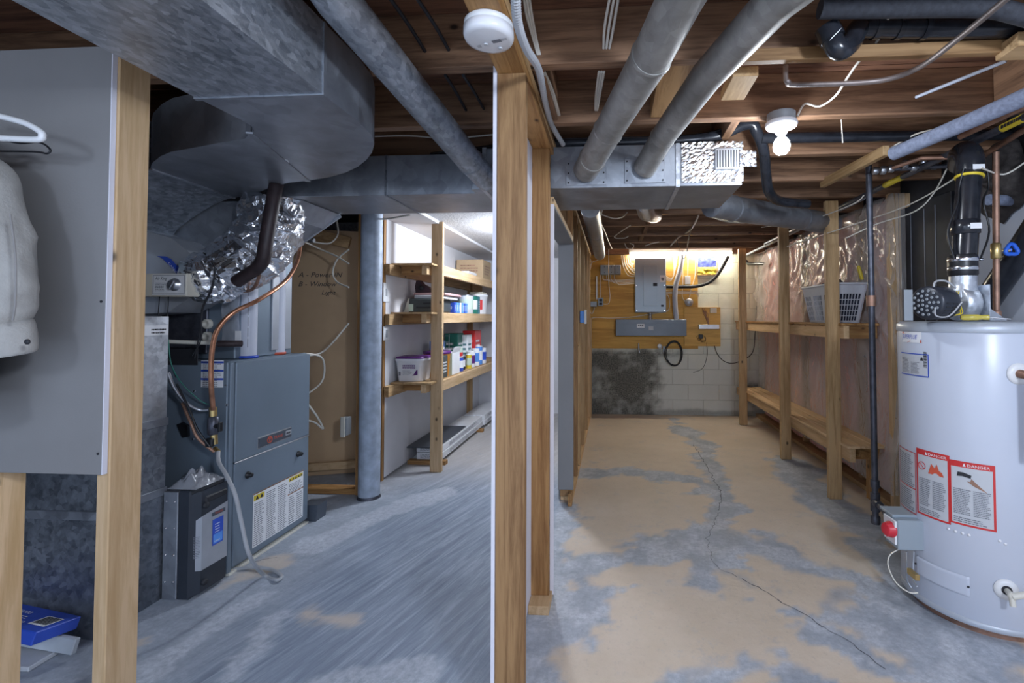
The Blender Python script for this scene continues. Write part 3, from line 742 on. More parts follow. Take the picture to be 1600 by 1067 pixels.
MB('heater_rim').lathe([(HR+.001, .035), (HR+.003, .038), (HR+.003, .058), (HR-.004, .060)], (HX, HY, 0), 96).build('base_band', th)
MB('dull_copper').lathe([(HR-.03, .0), (HR-.03, .036)], (HX, HY, 0), 64).build('base_ring', th)
m = MB('steel')
a, z = hit(1408, 556)
# maker plate
a0, z1 = hit(1409, 548); a1, z0 = hit(1452, 590); z1 = hit(1440, 553)[1]; W = (a1-a0)*HR; f = hsurf(a0, z0)
m = MB('paper_grey').grid(f, 0, W, 0, z1-z0, 12, 1, False); pl = m.build('rating_label', tank)
m = MB('label_blue'); g = hsurf(a0, z0, HR+.0006)
for v in (0, z1-z0-.004): m.grid(lambda u, w: g(u, v+w), 0, W, 0, .004, 12, 1, False)
m.grid(g, W-.004, W, 0, z1-z0, 1, 1, False); m.build('border', pl)
m = MB('ink_grey'); rr = random.Random(4); m.lines(g, .01, W*.40, .012, z1-z0-.02, 11, rr); m.lines(g, W*.45, W*.74, .012, z1-z0-.035, 10, rr)
m.use('ink')
for k in range(16): m.quad(g(W*.86, .04+k*.0045), g(W*.95, .04+k*.0045), g(W*.95, .04+k*.0045+.0015+.001*(k % 3)), g(W*.86, .04+k*.0045+.0015+.001*(k % 3)))
m.quad(g(W*.76, z1-z0-.03), g(W*.86, z1-z0-.03), g(W*.83, z1-z0-.015), g(W*.79, z1-z0-.015)); m.build('lettering', pl)
# logo
a0, z0 = hit(1411, 534); a1, z1 = hit(1440, 519); W = (a1-a0)*HR; Hh = z1-z0; f = hsurf(a0, z0)
lg = MB('paper_white').grid(f, 0, W, 0, Hh, 8, 1, False).build('logo_label', tank)
g = hsurf(a0, z0, HR+.0006)
m = MB('orange_red'); m.add([g(0, Hh*1.0), g(W*.45, Hh), g(W*.2, Hh*.86), g(0, Hh*.80)], [[3, 2, 1, 0]]); m.add([g(W, 0), g(W, Hh*.26), g(W*.45, Hh*.14), g(W*.3, 0)], [[0, 1, 2, 3]])
m.use('label_blue').add([g(0, Hh*.22), g(0, Hh*.30), g(W*.5, Hh*.26), g(W, Hh*.34), g(W, Hh*.30)], [[0, 4, 3, 2, 1]])
m.text('SUPERFLUE', Hh*.56, lambda u, v: g(u*W/(Hh*.56*6.05)*.98, v+.0), W*0.0, Hh*.36, .25); m.build('lettering', lg)
# big warning labels
def wl(pxa, pya, pxb, pyb, red, ttl, seed):
    a0, z0 = hit(pxa, pya); a1, z1 = hit(pxb, pyb); W = (a1-a0)*HR; Hh = z1-z0
    o = MB('paper_grey').grid(hsurf(a0, z0), 0, W, 0, Hh, 14, 1, False).build('warning_label', tank)
    g = hsurf(a0, z0, HR+.0007); m = MB('label_red'); b = .0075 if red else .0035
    for (u0, u1, v0, v1) in ((0, W, 0, b), (0, W, Hh-(b if not red else .024), Hh), (0, b, 0, Hh), (W-b, W, 0, Hh)): m.grid(lambda u, v: g(u, v), u0, u1, v0, v1, 8, 1, False)
    if not red: m.grid(lambda u, v: g(u, v), 0, W, Hh*.40, Hh*.40+.004, 8, 1, False)
    m.build('border', o); g = hsurf(a0, z0, HR+.0014); rr = random.Random(seed)
    if ttl:
        m = MB('paper_white').text('DANGER', .0155, lambda u, v: g(u, v), W*.40, Hh-.019, 0, 1.15)
        m.add([g(W*.31, Hh-.020), g(W*.38, Hh-.020), g(W*.345, Hh-.006)], [[0, 1, 2]]); m.build('title', o)
    m = MB('ink_grey')
    if red:
        m.lines(g, .014, W*.48, .045, Hh*.58, 15, rr); m.lines(g, W*.53, W-.014, .045, Hh*.58, 15, rr); m.lines(g, .014, W-.02, .013, .036, 3, rr)
    else: m.lines(g, .008, W-.008, .012, Hh*.38, 10, rr); m.lines(g, .008, W-.008, Hh*.43, Hh-.012, 16, rr)
    m.build('lettering', o); return o, g, W, Hh
wl(1408, 786, 1431, 708, False, False, 1)
o1, g, W, Hh = wl(1434, 800, 1484, 712, True, True, 2)
m = MB('orange_red').add([g(W*.40, Hh*.66), g(W*.85, Hh*.66), g(W*.80, Hh*.72), g(W*.72, Hh*.74), g(W*.66, Hh*.83), g(W*.60, Hh*.76), g(W*.5, Hh*.82), g(W*.45, Hh*.73)], [list(range(8))])
m.use('label_red'); m.tube([g(W*.20+.016*cos(k*pi/12), Hh*.75+.016*sin(k*pi/12)) for k in range(24)], .0012, 6, closed=True); m.tube([g(W*.20-.011, Hh*.75+.011), g(W*.20+.011, Hh*.75-.011)], .0012, 6); m.build('pictogram', o1)
o2, g, W, Hh = wl(1484.5, 815, 1555, 728, True, True, 3)
m = MB('ink').add([g(W*.18, Hh*.76), g(W*.30, Hh*.77), g(W*.48, Hh*.75), g(W*.50, Hh*.80), g(W*.33, Hh*.83), g(W*.20, Hh*.83)], [list(range(6))])
m.use('dull_copper').add([g(W*.40, Hh*.70), g(W*.55, Hh*.64), g(W*.84, Hh*.56), g(W*.58, Hh*.70), g(W*.50, Hh*.75), g(W*.47, Hh*.70)], [list(range(6))]); m.build('pictogram', o2)
# burner access cover
a0, z0 = hit(1433, 905); a1, z1 = hit(1516, 940); z0, z1 = .145, .225; f = hsurf(a0, z0); W = (a1-a0)*HR
m = MB('heater_enamel'); m.grid(lambda u, v: f(u, v, .006-.006*(1-sm(min(u, W-u, v, z1-z0-v), 0, .006))), 0, W, 0, z1-z0, 40, 14); m.build('access_cover', th)
m = MB('ink'); 
for u in (.004, W-.004): m.lathe([(.004, 0), (.004, .006)], f(u, (z1-z0)*.55, .004), 10, (cos(a0+u/HR), sin(a0+u/HR), 0))
m.build('screw', th)
rr = random.Random(8); m = MB('porcelain')
for px, py in ((1482, 826), (1493, 830), (1504, 833), (1514, 836), (1562, 845), (1571, 850)):
    a, z = hit(px, py); p = hsurf(a, z)(0, 0); m.lathe([(.006, 0), (.005, .002), (0, .004)], p, 8, (cos(a), sin(a), 0))
m.build('chipped_enamel', th)
# thermostat and gas valve
q0, q1 = at(1404, 860, 2.165), at(1452, 815, 2.165)
gv = MB('panel_grey').box(q0.x, q1.x, 2.166, 2.262, q0.z, q1.z, .004).build('thermostat', th)
MB('panel_grey').box(q0.x-.004, q1.x-.02, 2.20, 2.30, q1.z, q1.z+.012, .002).build('valve_body', gv)
kx = q0.x; kz = (q0.z+q1.z)/2+.012
MB('paper_white').box(kx-.010, kx-.0005, 2.172, 2.258, q0.z+.02, q1.z-.006, .001).build('dial_plate', gv)
m = MB('red_knob').lathe([(.034, 0), (.034, .006), (.028, .010), (.026, .028), (.020, .031), (0, .031)], (kx-.010, 2.20, kz), 28, (-1, -.25, .1))
for k in range(10): a = 2*pi*k/10; m.box(kx-.036, kx-.018, 2.20+.027*cos(a)-.002, 2.20+.027*cos(a)+.002, kz+.027*sin(a)-.002, kz+.027*sin(a)+.002)
m.build('knob', gv)
p = at(1416, 862, 2.20); tubeobj('burner_tube', 'steel', [p, p+V((0, 0, -.06)), at(1417, 905, 2.21), at(1424, 918, 2.2)], .0045, None, None, parent=th)
p = at(1428, 862, 2.20); tubeobj('burner_tube', 'heater_rim', [p, p+V((-.004, .0, -.06)), at(1427, 905, 2.16), at(1433, 916, 2.1)], .003, None, None, parent=th)
tubeobj('igniter_wire', 'off_white_plastic', [at(1404, 858, 2.19), at(1390, 868, 2.17), at(1388, 885, 2.15), at(1400, 910, 2.10), at(1420, 925, 2.06), at(1434, 926, 2.06)], .0028, None, None, parent=th)
MB('brass').box(*[x for p in ((at(1417, 915, 2.16).x, at(1424, 915, 2.16).x),) for x in p], 2.10, 2.16, .165, .19, .002).build('fitting', th)
# relief valve and drain valve on the tank
def flange(px, py, r, lb):
    a, z = hit(px, py); n = V((cos(a), sin(a), 0)); p = V((HX+HR*n.x, HY+HR*n.y, z))
    MB('white_plastic').lathe([(r, 0), (r, .003), (r*.55, .007), (r*.5, .007)], p, 28, n).build(lb, th); return p, n
p, n = flange(1592, 584, .042, 'flange')
MB('dull_copper').lathe([(.017, .004), (.017, .03), (.011, .032), (.011, .09)], p, 18, n).build('relief_valve', th)
tubeobj('relief_pipe', 'white_plastic', [p+n*.08, p+n*.095+V((0, 0, -.02)), p+n*.095+V((.0, 0, -.18)), p+n*.09+V((0, 0, -.30))], .014, None, None, n=12, parent=th)
p, n = flange(1572, 921, .040, 'flange')
dv = MB('ink').lathe([(.018, .004), (.017, .010)], p, 18, n).build('valve_recess', th)
m = MB('off_white_plastic').lathe([(.010, .008), (.011, .035), (.013, .04), (.013, .055), (0, .056)], p, 16, n); m.cyl(p+n*.045, p+n*.055+V((0, 0, -.035)), .010, 14); m.cyl(p+n*.05+V((.0, 0, .0)), p+n*.055+V((.045, -.01, .018)), .012, 14); m.build('drain_valve', th)
# blower on top
bx = at(1505, 480, 2.12)
zt = 1.262
mt = MB('motor_black'); c0 = at(1447, 472, 2.05); c1 = at(1490, 466, 2.12); c0.z = c1.z = zt+.074
mt.lathe([(.0, -.002), (.060, 0), (.070, .008), (.070, .10), (.064, .118), (.0, .12)], c0, 32, c1-c0); mo = mt.build('blower_motor', th)
m = MB('steel')
ax = (c1-c0).normalized(); e1 = ax.cross(V((0, 0, 1))).normalized()
m.use('ink')
for k in range(10): a = k*pi/5; 
for k in range(14):
    a = radians(200+k*12)
    for j in range(2): q = c0+ax*(.03+j*.04)+(e1*cos(a)+V((0, 0, 1))*sin(a))*.0705; m.obox(q, (ax, e1*-sin(a)+V((0, 0, 1))*cos(a), e1*cos(a)+V((0, 0, 1))*sin(a)), (.014, .003, .001))
m.use('box_grey')
for n_, r_ in ((14, .050), (9, .032), (5, .015)):
    for k in range(n_): a = 2*pi*k/n_; q = c0-ax*.003+(e1*cos(a)+V((0, 0, 1))*sin(a))*r_; m.lathe([(.0065, 0), (.0045, .002)], q, 8, -ax)
m.build('motor_vents', mo)
MB('box_grey').box(c0.x-.075, c0.x-.04, c0.y+.02, c0.y+.024, zt, zt+.13, .001).build('mounting_plate', th)
sc_ = V((c1.x+.055, c1.y+.03, zt+.075))
m = MB('bright_galvanized').lathe([(.0, -.035), (.066, -.035), (.075, -.028), (.075, .028), (.066, .035), (0, .035)], sc_, 32, (1, .1, 0))
m.tube(cr([sc_+V((0, .0, .02)), sc_+V((.004, 0, .07)), sc_+V((.006, 0, .125))], 4), [.055]*4+[.05]*5, 22); m.build('blower_housing', th)
m = MB('bright_galvanized').box(sc_.x+.045, sc_.x+.05, sc_.y-.09, sc_.y+.08, zt, zt+.15, .001); m.prism([(sc_.x+.05, sc_.y-.02, zt), (sc_.x+.17, sc_.y-.02, zt), (sc_.x+.05, sc_.y-.02, zt+.09)], (0, .004, 0)); m.build('mounting_bracket', th)
for k, dx in enumerate((0, .008)): tubeobj('motor_wire', 'yellow', [c1+V((-.02+dx, -.05, .05)), c1+V((-.035+dx, -.065, .02)), c1+V((-.02+dx, -.06, -.02)), c1+V((-.015+dx, -.055, -.045)), c1+V((-.06, -.06, -.055))], .0022, None, None, n=6, parent=th)
tubeobj('motor_wire', 'grey_cable', [c0+V((.02, -.02, .04)), c0+V((.03, -.01, .085)), c0+V((.08, 0, .09)), c0+V((.12, 0, .06))], .004, None, None, n=6, parent=th)
tubeobj('motor_wire', 'grey_cable', [c0+V((.0, -.055, -.02)), c0+V((.0, -.06, -.055)), c0+V((.05, -.06, -.055)), c0+V((.10, -.06, -.0))], .003, None, None, n=6, parent=th)
# vent pipe
vb = sc_+V((.006, 0, .13)); vt = at(1516, 252, vb.y+.03)
th = thing('vent_pipe', 'glossy black vent pipe rising from the blower on the water heater', 'pipe', vb)
MB('black_abs').cyl(vb-V((0, 0, .015)), vb+(vt-vb)*1.0, .047, 32).build('pipe', th)
MB('black_rubber').lathe([(.049, 0), (.054, .01), (.054, .085), (.049, .095)], vb-V((0, 0, .015)), 32).build('rubber_coupling', th)
for dz in (.012, .05): MB('chrome').lathe([(.0545, 0), (.0555, .002), (.0555, .013), (.0545, .015)], vb+V((0, 0, dz)), 32).build('hose_clamp', th)
MB('chrome').lathe([(.0, 0), (.006, 0), (.006, .012), (0, .012)], vb+V((.056, -.02, .058)), 10, (1, -.3, 0)).build('clamp_screw', th)
cp = vb.lerp(vt, .42); MB('black_abs').lathe([(.048, 0), (.053, .003), (.053, .06), (.048, .063)], vb.lerp(vt, .34), 32).build('coupling', th)
f = plane(vb.lerp(vt, .40)+V((-.02, -.052, 0)), (1, -.06, 0), (0, 0, 1), .002); MB('paper_white').grid(lambda u, v: f(u, v), 0, .045, -.012, .012, 3, 1).build('label', th)
el = cr([vt-V((0, 0, .06)), vt, vt+V((.01, .03, .045)), vt+V((.03, .09, .06)), vt+V((.10, .20, .055))], 5)
MB('black_abs').tube(el, .052, 28).build('elbow', th)
MB('yellow').lathe([(.0475, 0), (.0535, .002), (.0535, .010), (.0475, .012)], vt-(vt-vb).normalized()*.078, 32, vt-vb).build('glue_ring', th)
f = plane(vt+V((-.03, -.055, -.052)), (1, 0, 0), (0, 0, 1), 0); MB('paper_white').grid(f, 0, .05, 0, .022, 2, 1).build('label', th)
for dx, rr_ in ((-.055, .0045), (.052, .004)):
    tubeobj('vent_cord', 'black_rubber', [vt+V((dx*.9, -.03, -.04)), vt+V((dx*1.15, -.02, -.12)), vb.lerp(vt, .62)+V((dx*1.0, -.02, 0)), vb.lerp(vt, .36)+V((dx*1.6, -.02, 0)), vb+V((dx*1.0, -.03, .06))], rr_, None, None, n=6, parent=th)
# screwdriver
th = thing('screwdriver', 'screwdriver with clear yellow handle lying on the water heater', 'screwdriver', at(1520, 497, 1.99))
p0 = at(1501, 494, 2.03); p1 = at(1545, 497, 2.0); p0.z = p1.z = zt+.013
d = p1-p0
MB('clear_yellow').tube([p0, p0+d*.08, p0+d*.6, p0+d*.75, p0+d*.82, p1], [.008, .0125, .0125, .009, .011, .011], 10).build('handle', th)
MB('steel').cyl(p1, p1+d*.75+V((0, 0, -.007)), .003, 8).build('shank', th)
# ---- gas riser
GX, GY = 1.462, 2.75
th = thing('gas_riser', 'dark steel gas pipe standing upright beside the water heater', 'pipe', (GX, GY, .13))
top = at(1357, 238, GY)
MB('dark_steel_pipe').cyl((GX, GY, .17), (top.x, GY, top.z), .0165, 16).build('pipe', th)
MB('dark_steel_pipe').tube(cr([(top.x, GY, top.z-.02), (top.x+.005, GY, top.z+.02), (top.x+.06, GY-.03, top.z+.03)], 4), .022, 14).build('elbow', th)
m = MB('dark_steel_pipe').cyl((GX, GY, .20), (GX, GY, .30), .024, 16); m.cyl((GX, GY, .25), (GX-.01, GY-.06, .25), .023, 14); m.build('tee', th)
MB('dark_steel_pipe').lathe([(.022, .13), (.024, .135), (.024, .17), (.018, .175)], (GX, GY, 0), 16).build('drip_cap', th)
MB('dark_steel_pipe').cyl((GX-.005, GY-.03, .25), (1.385, 2.345, .27), .0155, 14).build('branch_pipe', th)
MB('dark_steel_pipe').cyl((GX-.033, GY-.17, .258), (GX-.043, GY-.23, .262), .022, 14).build('coupling', th)
mz = at(1361, 470, GY).z; MB('dull_copper').cyl((1.457, GY, mz-.03), (1.457, GY, mz+.03), .025, 14).build('union', th)
MB('dark_steel_pipe').cyl((GX, GY, .33), (GX, GY, .37), .023, 14).build('coupling', th)
# ---- upright copper pipe with blue valve
cy_ = 2.18; pt, pb = at(1556, 238, cy_), at(1557, 497, cy_)
th = thing('copper_riser', 'upright copper water pipe with a blue shut-off handle', 'pipe', pb)
MB('dull_copper').cyl(pb, pt, .0125, 14).build('pipe', th)
pv = at(1556, 392, cy_); MB('brass').lathe([(.013, -.035), (.019, -.03), (.019, .03), (.013, .035)], pv, 16).build('valve_body', th)
MB('brass').cyl(pv, pv+V((.05, -.01, 0)), .007, 10).build('valve_stem', th)
hc = at(1577, 391, cy_); m = MB('blue_valve')
m.tube([hc+V((.024*cos(a)*(1+.15*cos(3*a-pi/2*3)), -.012, .022*sin(a)*(1+.2*cos(3*(a-pi/2))))) for a in [k*2*pi/24 for k in range(24)]], .0085, 8, closed=True); m.cyl(hc+V((-.025, 0, 0)), hc+V((0, -.012, 0)), .008, 10); m.build('handle', th)
MB('dull_copper').lathe([(.0, 0), (.018, 0), (.018, .03), (.0125, .035)], pb, 14).build('fitting', th)
# ---- diagonal drain pipe and foamed wall outlet
p0, p1 = V((1.85, 2.05, 1.80)), V((1.85, 2.461, 1.345))
solo(MB('black_abs').tube([p0+(p0-p1)*.6, p0, p1, p1+(p1-p0)*.45], .055, 28), 'drain_pipe', 'thick black drain pipe slanting across the pale wall behind the heater', 'pipe', p1)
p = onX(1568, 285, 1.95); m = MB('dark_foam_lump')
m.grid(lambda u, v: V((1.945-.10*max(0, cos(v*pi/2))*(1+.5*noise.noise(V((u*1.5, v*2, 3)))), p.y+(.16+.05*noise.noise(V((cos(u)*1.5, sin(u)*1.5, v))))*sin(v*pi/2)*cos(u), p.z+(.19+.07*noise.noise(V((cos(u)*1.7, sin(u)*1.7, v+4))))*sin(v*pi/2)*sin(u))), 0, 2*pi, .05, 1, 40, 14)
solo(m, 'spray_foam', 'dark lump of expanding foam around a hole in the pale wall', 'foam', p)
q = onX(1545, 312, 1.80); solo(MB('grey_foam').tube([q, V((1.945, q.y+.03, q.z))], .026, 18), 'wall_sleeve', 'grey sleeve poking out of the foamed wall hole', 'pipe', q)
# ---- pipes near the ceiling at upper right
def pipe(name, lb, mat, pts, r, k=6, n=12, cat='pipe', group=None): return tubeobj(name, mat, pts, r, lb, cat, k, n, group)
pipe('insulated_pipe', 'thick pipe in dark blue-black foam across the very top right', 'black_foam', [at(1281, 14, 1.36), at(1380, 13, 1.36), at(1530, 12, 1.36), at(1590, 22, 1.37), at(1680, 50, 1.40)], .026, n=18)
th = thing('drain_trap', 'black plastic drain elbow hanging under the foam-wrapped pipe', 'drain', at(1312, 80, 1.44))
MB('black_abs').tube(cr([at(1295, 50, 1.42), at(1300, 62, 1.42), at(1312, 78, 1.42), at(1330, 66, 1.44), at(1340, 46, 1.46), at(1360, 43, 1.47), at(1480, 44, 1.475), at(1700, 40, 1.49)], 5), .030, 20).build('pipe', th)
MB('black_abs').tube([at(1292, 42, 1.42), at(1301, 62, 1.42)], .035, 20).build('socket', th)
MB('paper_white').grid(plane(at(1296, 64, 1.385), at(1312, 48, 1.385)-at(1296, 64, 1.385), (.4, 0, .6), 0), 0, .04, 0, .012, 1, 1).build('label', th)
for x in (1365, 1400, 1440): MB('black_abs').tube([at(x, 43.5, 1.472), at(x+8, 43.5, 1.472)], .034, 20).build('socket', th)
pipe('insulated_pipe', 'pipe in pale grey-blue foam slanting over the water heater', 'grey_foam', [onZ(1396, 240, 2.02), onZ(1490, 200, 2.02), onZ(1640, 135, 2.02)], .030, 0, 20)
e0 = onZ(1228, 128, 2.06)
pipe('copper_pipe', 'thin dull copper pipe with an elbow under the joists left of the black drain', 'grey_copper', [e0+V((0, 0, .055)), e0+V((0, 0, .01)), e0+V((.008, 0, 0)), onZ(1240, 132, 2.06), onZ(1330, 130, 2.06), onZ(1390, 123, 2.06), onZ(1440, 103, 2.06), onZ(1500, 58, 2.06), onZ(1580, -8, 2.06)], .0085, 5, 12)
pipe('perforated_strap', 'grey perforated metal rod slanting below the joists at upper right', 'pvc_grey', [onZ(1431, 152, 2.09), onZ(1572, 95, 2.09)], .006, 0, 6, 'strap')
pipe('copper_pipe', 'dull copper pipe just below the pale foam-covered pipe', 'dull_copper', [onZ(1500, 214, 2.05), onZ(1640, 148, 2.05)], .012, 0)
pipe('copper_pipe', 'second dull copper pipe nearer the painted wall at the right edge', 'dull_copper', [onZ(1525, 250, 2.05), onZ(1640, 178, 2.06)], .013, 0)
th = thing('gas_line', 'black steel gas line with yellow tags along the top of the right wall', 'pipe', onZ(1300, 335, 2.03))
g0, g1 = V((1.66, 5.2, 2.08)), V((1.66, 1.75, 2.08))
MB('dark_steel_pipe').cyl(g0, g1, .017, 14).build('pipe', th)
def along(px): 
    best = min(range(401), key=lambda k: abs(px-pxof(g0.lerp(g1, k/400)))); return g0.lerp(g1, best/400)
def pxof(p):
    d = Matrix.Rotation(-(pi/2+PIT), 3, 'X') @ (Matrix.Rotation(-YAW, 3, 'Z') @ (p-V((0, 0, HC)))); return CX+F*d.x/-d.z
for a, b in ((1383, 1410), (1567, 1600)): MB('yellow').cyl(along(a), along(b), .0178, 14).build('yellow_tag', th)
f0 = along(1583); dd = (g1-g0).normalized()
m = MB('ink').lines(plane(along(1570)+V((-.016, -.006, -.010)), dd, V((0, 0, 1)), .004), 0, .12, 0, .016, 1, random.Random(3), .9); m.build('lettering', th)
pipe('conduit', 'grey conduit running back along the top of the pink wall', 'pvc_grey', [V((1.72, 6.2, 2.085)), V((1.72, 4.6, 2.09)), V((1.71, 3.3, 2.09))], .014, 0)
pipe('steel_pipe', 'black pipe stub on the block wall beside the far shelf post', 'black_abs', [at(1166, 408, 6.25), at(1169, 412, 6.2), at(1195, 412, 5.9)], .02, 0)
# small manifold of fittings
th = thing('pipe_manifold', 'row of dull metal pipe fittings hanging under joists behind the gas riser', 'pipe fittings', at(1380, 268, 2.72))
MB('dark_steel_pipe').cyl(at(1362, 266, 2.72), at(1500, 258, 2.55), .013, 12).build('pipe', th)
for x, y, r in ((1368, 267, .02), (1380, 266, .024), (1392, 264, .02), (1414, 257, .026), (1428, 262, .022), (1442, 254, .02), (1460, 259, .02)):
    MB('steel').lathe([(r*.8, -.014), (r, -.01), (r, .01), (r*.8, .014)], at(x, y, 2.64), 12, (1, -.2, -.1)).build('fitting', th)
pipe('copper_pipe', 'copper pipe hanging from the far joists behind the pale foam pipe', 'dull_copper', [at(1395, 262, 2.62), at(1440, 247, 2.5), at(1500, 246, 2.4)], .011, 0)
for pts, lb in (([at(1322, 372, 3.1), at(1370, 350, 2.95), at(1430, 330, 2.8), at(1460, 300, 2.7), at(1482, 258, 2.6)], 'white cable sagging in front of the black wall paper'),
                ([at(1230, 385, 4.0), at(1330, 352, 3.2), at(1420, 320, 2.8), at(1498, 275, 2.5)], 'cable running along the top of the plastic sheeting'),
                ([at(1190, 355, 4.2), at(1260, 345, 3.6), at(1330, 320, 3.1), at(1350, 305, 3.0)], 'cable looping across the end of the grey painted duct'),
                ([at(1533, 262, 2.1), at(1560, 272, 2.2), at(1580, 268, 2.2), at(1620, 240, 2.2)], 'white cable passing behind the copper riser'),
                ([at(1390, 232, 2.4), at(1430, 210, 2.3), at(1470, 200, 2.25)], 'thin old wire above the pale foam pipe')):
    pipe('cable', lb, 'white_cable', pts, .004, n=6, cat='cable')
pipe('cable', 'white cable stapled near the bulb and rising to the copper pipe', 'white_cable', [V((.76, 1.96, 2.10)), at(1258, 162, 1.97), at(1280, 166, 1.96), at(1305, 150, 1.90), at(1325, 120, 1.7), at(1342, 96, 1.6), at(1372, 62, 1.52), at(1388, 28, 1.44)], .0045, n=6, cat='cable')
solo(MB('white_cable').tube([V((.98, 2.06, 2.12)), V((.985, 2.06, 2.02))], .002, 6), 'pull_cord', 'short white pull cord hanging right of the bulb', 'cord', (.98, 2.06, 2.02))
# ================================================================ BLOCK WALL EQUIPMENT
WY = 6.28
def bw(px, py, y=WY): return at(px, py, y)
def bbox(mat, a, b, y0, y1, bev=.003):
    p, q = at(a[0], a[1], y0), at(b[0], b[1], y0)
    return MB(mat).box(p.x, q.x, y0, y1, q.z, p.z, bev)
p, q = bw(919, 396), bw(1091, 545)
pl = MB('orange_plywood').box(-.30, q.x, WY, 6.299, q.z, 2.13, .001); solo(pl, 'plywood_board', 'orange plywood board behind the grey electrical panel', 'board', (.4, WY, q.z))
m = bbox('yellow_plywood', (1069, 480), (1126, 541), 6.255, 6.2985, .002); solo(m, 'plywood_board', 'smaller yellow plywood board right of the grey metal trough', 'board', (1.2, 6.26, .9))
# window opening stuffed with blue cloth and yellow foam
p, q = bw(1090, 402, 6.29), bw(1119, 429, 6.29)
m = MB('pine_x'); 
for a in ((p.x-.02, p.x, q.z, p.z), (q.x, q.x+.02, q.z, p.z), (p.x-.02, q.x+.02, p.z, p.z+.02), (p.x-.02, q.x+.02, q.z-.012, q.z)): m.box(a[0], a[1], 6.27, 6.299, a[2], a[3], .001)
struct(m, 'window_1')
zz = (p.z+q.z)/2-.015
m = MB('blue_cloth').grid(lambda u, v: V((u, 6.286-.022*noise.noise(V((u*14, v*14, 2)))-.008, v)), p.x, q.x, zz, p.z, 18, 12); solo(m, 'blue_rag', 'dark blue rag stuffed in the small wall opening', 'cloth', (p.x, 6.28, zz))
m = MB('yellow_foam').grid(lambda u, v: V((u, 6.284-.03*abs(noise.noise(V((u*18, v*18, 5))))-.006, v)), p.x, q.x, q.z, zz, 18, 10); solo(m, 'foam_stuffing', 'yellow foam stuffed below the blue rag in the wall opening', 'foam', (p.x, 6.28, q.z))
# electrical panel
th = thing('breaker_box', 'tall grey electrical breaker panel mounted on the orange plywood', 'electrical panel', (.51, 6.2, 1.35))
YF = 6.17
bbox('panel_grey', (992, 403), (1041, 488), YF, WY-.001, .006).build('cabinet', th)
dr = bbox('panel_grey', (1005, 414), (1028, 478), YF-.008, YF-.001, .003).build('door', th)
bbox('ink', (1020.5, 442), (1027, 447), YF-.011, YF-.007, .001).build('latch', dr)
m = bbox('paper_white', (1031, 430), (1040, 441), YF-.003, YF-.0005, 0); m.use('ink_grey').lathe([(.02, 0), (.02, .001)], bw(1035.5, 436, YF-.004), 14, (0, -1, 0)); m.build('label', th)
bbox('ink', (1033, 476), (1037, 479), YF-.002, YF-.0002, 0).build('badge', th)
m = MB('chrome')
for px, py in ((995, 406), (1038, 406), (995, 485), (1038, 485), (1038, 446), (994, 446)): m.lathe([(.007, 0), (.005, .004)], bw(px, py, YF-.001), 10, (0, -1, 0))
m.build('cover_screws', th)
# trough
th = thing('wire_trough', 'long dark grey metal wire trough below the breaker panel', 'wire trough', (.5, 6.2, 1.05))
bbox('trough_grey', (962, 499), (1073, 525), 6.14, WY-.001, .004).build('body', th)
bbox('trough_grey', (963, 500), (1072, 506), 6.135, 6.139, .001).build('cover_lip', th)
m = bbox('paper_white', (995, 505), (1007, 512), 6.136, 6.1395, 0); m.use('ink_grey')
for k in range(3): m.lathe([(.011, 0), (.011, .001)], bw(998+k*3, 508.3, 6.1355), 10, (0, -1, 0))
m.build('label', th); bbox('paper_grey', (1013.5, 510), (1021, 516), 6.136, 6.1395, 0).build('label', th)
p = bw(1016, 499, 6.2); solo(MB('steel').lathe([(.028, 0), (.028, .02), (.022, .025), (.022, .06), (.028, .065), (.028, .085)], p, 16), 'conduit_nipple', 'short silver conduit nipple between breaker panel and trough', 'conduit', p)
# service conduit
tubeobj('service_conduit', 'pvc_grey', [bw(1067, 392, 6.22), bw(1063, 420, 6.21), bw(1056, 445, 6.2), bw(1054.5, 470, 6.2), bw(1057, 499, 6.2)], .033, 'thick pale grey conduit curving down to the metal trough', 'conduit', 6, 16)
tubeobj('service_cable', 'black_rubber', [bw(1041, 448, 6.22), bw(1065, 448, 6.24), bw(1090, 447, 6.23), bw(1110, 440, 6.22), bw(1125, 424, 6.2), bw(1138, 400, 6.16)], .022, 'thick black cable looping from the breaker panel up to the fluorescent light', 'cable', 6, 12)
# boxes left of the panel
for a, b, mt, lb in (((938, 414), (950.5, 429), 'panel_grey', 'dark grey electrical box, first of the three at upper left of the plywood'), ((951, 414), (960, 428.5), 'box_grey', 'light grey electrical box in the middle of the row of three'), ((960.5, 414), (970, 428.5), 'box_grey', 'light grey electrical box, right one of the row of three')):
    o = bbox(mt, a, b, 6.20, WY-.001, .004); o.use('ink'); c = bw((a[0]+b[0])/2, a[1]+3, 6.199); o.lathe([(.005, 0), (.005, .002)], c, 8, (0, -1, 0)); o.lathe([(.005, 0), (.005, .002)], bw((a[0]+b[0])/2, b[1]-3, 6.199), 8, (0, -1, 0))
    solo(o, 'electrical_box', lb, 'electrical box', c, 'row of electrical boxes')
th = thing('wall_outlet', 'double outlet box at lower left of the plywood', 'outlet', bw(938, 472, 6.22))
bbox('box_grey', (934.5, 465), (942.5, 478), 6.22, WY-.001, .003).build('box', th)
for y in (467, 472.5): bbox('ink', (936.3, y), (941, y+4), 6.217, 6.2195, .001).build('socket', th)
solo(bbox('box_grey', (922.5, 471), (932.5, 479), 6.18, WY-.001, .003), 'electrical_box', 'small grey box beside the double outlet, lower left of the plywood', 'electrical box', bw(927, 475, 6.2))
solo(bbox('paper_white', (1070.5, 431), (1079, 444), 6.24, WY-.001, .003), 'switch_cover', 'white rectangular cover plate right of the curved conduit', 'switch', bw(1075, 438))
